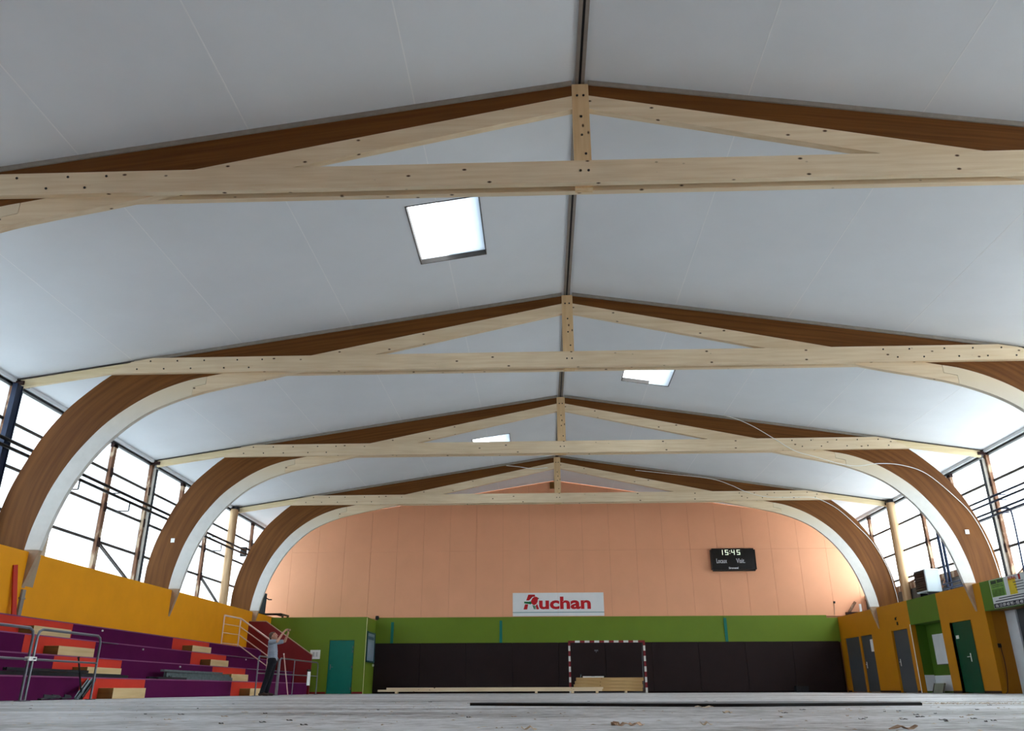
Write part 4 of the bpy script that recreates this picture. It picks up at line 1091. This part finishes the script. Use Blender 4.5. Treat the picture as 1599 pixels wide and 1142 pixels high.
# ------------------------------------------------------------------ the photographing man
def blob(parts, voxel, smooth_it=6):
    """tapered capsules fused into one continuous surface"""
    bm = bmesh.new()
    def ball(c, r, sc=(1, 1, 1)):
        mtx = Matrix.Translation(c) @ Matrix.Diagonal((r*sc[0], r*sc[1], r*sc[2], 1))
        bmesh.ops.create_icosphere(bm, subdivisions=2, radius=1, matrix=mtx)
    for p in parts:
        if p[0] == 'b': ball(Vector(p[1]), p[2], p[3] if len(p) > 3 else (1, 1, 1))
        else:
            a, b = Vector(p[1]), Vector(p[2]); ra, rb = p[3], p[4]; sc = p[5] if len(p) > 5 else (1, 1, 1)
            n = max(2, int((b-a).length/min(ra, rb)/.45))
            for k in range(n+1):
                t_ = k/n; ball(a.lerp(b, t_), ra+(rb-ra)*t_, sc)
    me = bpy.data.meshes.new('tmp'); bm.to_mesh(me); bm.free()
    ob = bpy.data.objects.new('tmp', me); COL.objects.link(ob)
    md = ob.modifiers.new('r', 'REMESH'); md.mode = 'VOXEL'; md.voxel_size = voxel
    ms = ob.modifiers.new('s', 'SMOOTH'); ms.iterations = smooth_it; ms.factor = .5
    dg = bpy.context.evaluated_depsgraph_get(); dg.update()
    m2 = bpy.data.meshes.new_from_object(ob.evaluated_get(dg))
    vs = [v.co.copy() for v in m2.vertices]; fs = [tuple(q.vertices) for q in m2.polygons]
    bpy.data.objects.remove(ob); bpy.data.meshes.remove(me); bpy.data.meshes.remove(m2)
    return vs, fs
MX, MY = -8.6, 24.2
man = thing('person', (MX, MY, 0), 'man in grey-blue T-shirt and dark trousers photographing with raised arms', 'person')
def man_part(parts, vox, name, mt, parent=None, it=5):
    vs, fs = blob(parts, vox, it)
    return MB().add([(v.x+MX, v.y+MY, v.z) for v in vs], fs, True).build(name, mt, parent or man)
HP = Vector((.13, 0, 1.585))      # head centre
def H(x, y, z):                    # head local, tilted back about 22 degrees
    a = math.radians(20); return Vector((HP.x + x*math.cos(a)-z*math.sin(a), y, HP.z + x*math.sin(a)+z*math.cos(a)))
skin = []
# legs inside trousers, torso
for s in (-1, 1):
    fx = -.02 if s < 0 else .05
    skin += [('c', (.17, s*.09, .92), (.11+fx*.4, s*.1, .5), .085, .058), ('c', (.11+fx*.4, s*.1, .5), (fx, s*.1, .09), .055, .038),
             ('c', (fx, s*.1, .05), (fx+.15, s*.11, .035), .04, .03)]
skin += [('c', (.17, -.05, .95), (.17, .05, .95), .115, .115), ('c', (.17, 0, .98), (.15, 0, 1.2), .125, .12, (1, 1.15, 1)),
         ('c', (.15, 0, 1.2), (.125, 0, 1.38), .12, .115, (1, 1.3, 1)), ('c', (.115, -.13, 1.425), (.115, .13, 1.425), .062, .062),
         ('c', (.115, 0, 1.42), (.125, 0, 1.52), .06, .055)]
SHL = {-1: ((.12, -.185, 1.425), (.33, -.24, 1.44), (.445, -.115, 1.69)), 1: ((.125, .185, 1.425), (.40, .25, 1.47), (.52, .10, 1.69))}
for s in (-1, 1):
    a, b, c = SHL[s]
    skin += [('c', a, b, .052, .042), ('c', b, c, .041, .027)]
# head
skin += [('b', H(.0, 0, .025), .098, (1.02, .80, 1.05)), ('b', H(.03, 0, -.04), .075, (1, .82, 1)), ('b', H(.055, 0, -.085), .038, (1, 1.0, .8)),
         ('c', H(.098, 0, .015), H(.118, 0, -.02), .012, .016), ('b', H(.093, .0, -.055), .016, (1, 1.8, .6)), ('c', H(.09, -.04, .035), H(.09, .04, .035), .014, .014),
         ('b', H(-.005, -.079, -.0), .022, (1, .4, 1.4)), ('b', H(-.005, .079, -.0), .022, (1, .4, 1.4))]
# hands: palm, four fingers and a thumb each closing on the short edges of the phone
PH = Vector((.535, 0, 1.765))
for s in (-1, 1):
    w_ = Vector(SHL[s][2]); pal = Vector((.49 if s < 0 else .515, s*.098, 1.745))
    skin += [('c', w_, pal, .027, .032, (.7, 1, 1))]
    for k in range(4):
        base = pal + Vector((.012, -s*.004, .022-.014*k + .012)); L_ = [.044, .05, .046, .036][k]
        k1 = base + Vector((L_*.9, s*.004, .008)); k2 = k1 + Vector((.012, -s*L_*.5, 0)); k3 = k2 + Vector((-.004, -s*L_*.35, -.002))
        skin += [('c', base, k1, .0095, .0088), ('c', k1, k2, .0088, .008), ('c', k2, k3, .008, .0072)]
    tb = pal + Vector((-.014, -s*.006, -.012)); t1_ = tb + Vector((.012, -s*.03, .01)); t2_ = t1_ + Vector((.016, -s*.026, .012))
    skin += [('c', tb, t1_, .0125, .0105), ('c', t1_, t2_, .0105, .0085)]
body = man_part(skin, .0065, 'body', mat('skin', '#b98a74', .55, var=.05), it=2)
M_shirt = mat('grey_blue_shirt', '#8a93a0', .85, var=.08, scale=10)
sh = [('c', (.17, 0, .96), (.155, 0, 1.18), .142, .138, (1, 1.16, 1)), ('c', (.155, 0, 1.18), (.128, 0, 1.37), .136, .128, (1, 1.3, 1)),
      ('c', (.115, -.14, 1.43), (.115, .14, 1.43), .072, .072)]
for s in (-1, 1):
    a, b, c = [Vector(q) for q in SHL[s]]
    sh.append(('c', a, a.lerp(b, .72), .07, .062))
man_part(sh, .012, 'shirt', M_shirt)
tr = [('c', (.175, -.05, .93), (.175, .05, .93), .132, .132), ('c', (.17, 0, .95), (.17, 0, 1.0), .135, .128, (1, 1.1, 1))]
for s in (-1, 1):
    fx = -.02 if s < 0 else .05
    tr += [('c', (.17, s*.085, .9), (.11+fx*.4, s*.1, .5), .105, .08), ('c', (.11+fx*.4, s*.1, .5), (fx+.01, s*.1, .1), .08, .066)]
man_part(tr, .012, 'trousers', mat('dark_trousers', '#14161f', .85, var=.12, scale=8))
for s in (-1, 1):
    fx = -.02 if s < 0 else .05
    man_part([('c', (fx-.04, s*.1, .045), (fx+.06, s*.105, .06), .045, .045), ('c', (fx+.06, s*.105, .045), (fx+.18, s*.115, .034), .042, .033)], .008, 'shoe', mat('brown_shoe', '#3a2a24', .6))
man_part([('b', H(-.025, 0, .05), .1, (1.0, .84, .92)), ('b', H(-.07, 0, .0), .062, (.8, 1.1, 1.1)), ('b', H(.03, 0, .095), .05, (1.1, 1.2, .6))], .008, 'hair', mat('grey_hair', '#5c4c44', .9, var=.25, scale=30), body)
for s in (-1, 1):
    man_part([('b', H(.092, s*.033, .02), .009)], .004, 'eye', mat('eye_white', '#d8d4cc', .3), body, it=1)
phn = thing('mobile_phone', (MX+PH.x, MY, 1.73), 'small dark phone held up in both hands of the man', 'phone')
c = PH + Vector((MX, MY, 0)); nx = Vector((1, 0, .35)).normalized(); uz = Vector((-.35, 0, 1)).normalized()
MB().obox(c, (0, 1, 0), nx, uz, .155, .008, .075).build('body', M_black, phn)
MB().obox(c-nx*.0048, (0, 1, 0), nx, uz, .145, .001, .068).build('screen', emit_mat('phone_screen', (.7, .75, .8, 1), .6), phn)
MB().obox(c+nx*.005+Vector((0, .055, .02)), (0, 1, 0), nx, uz, .018, .003, .018).build('lens', M_plate, phn)
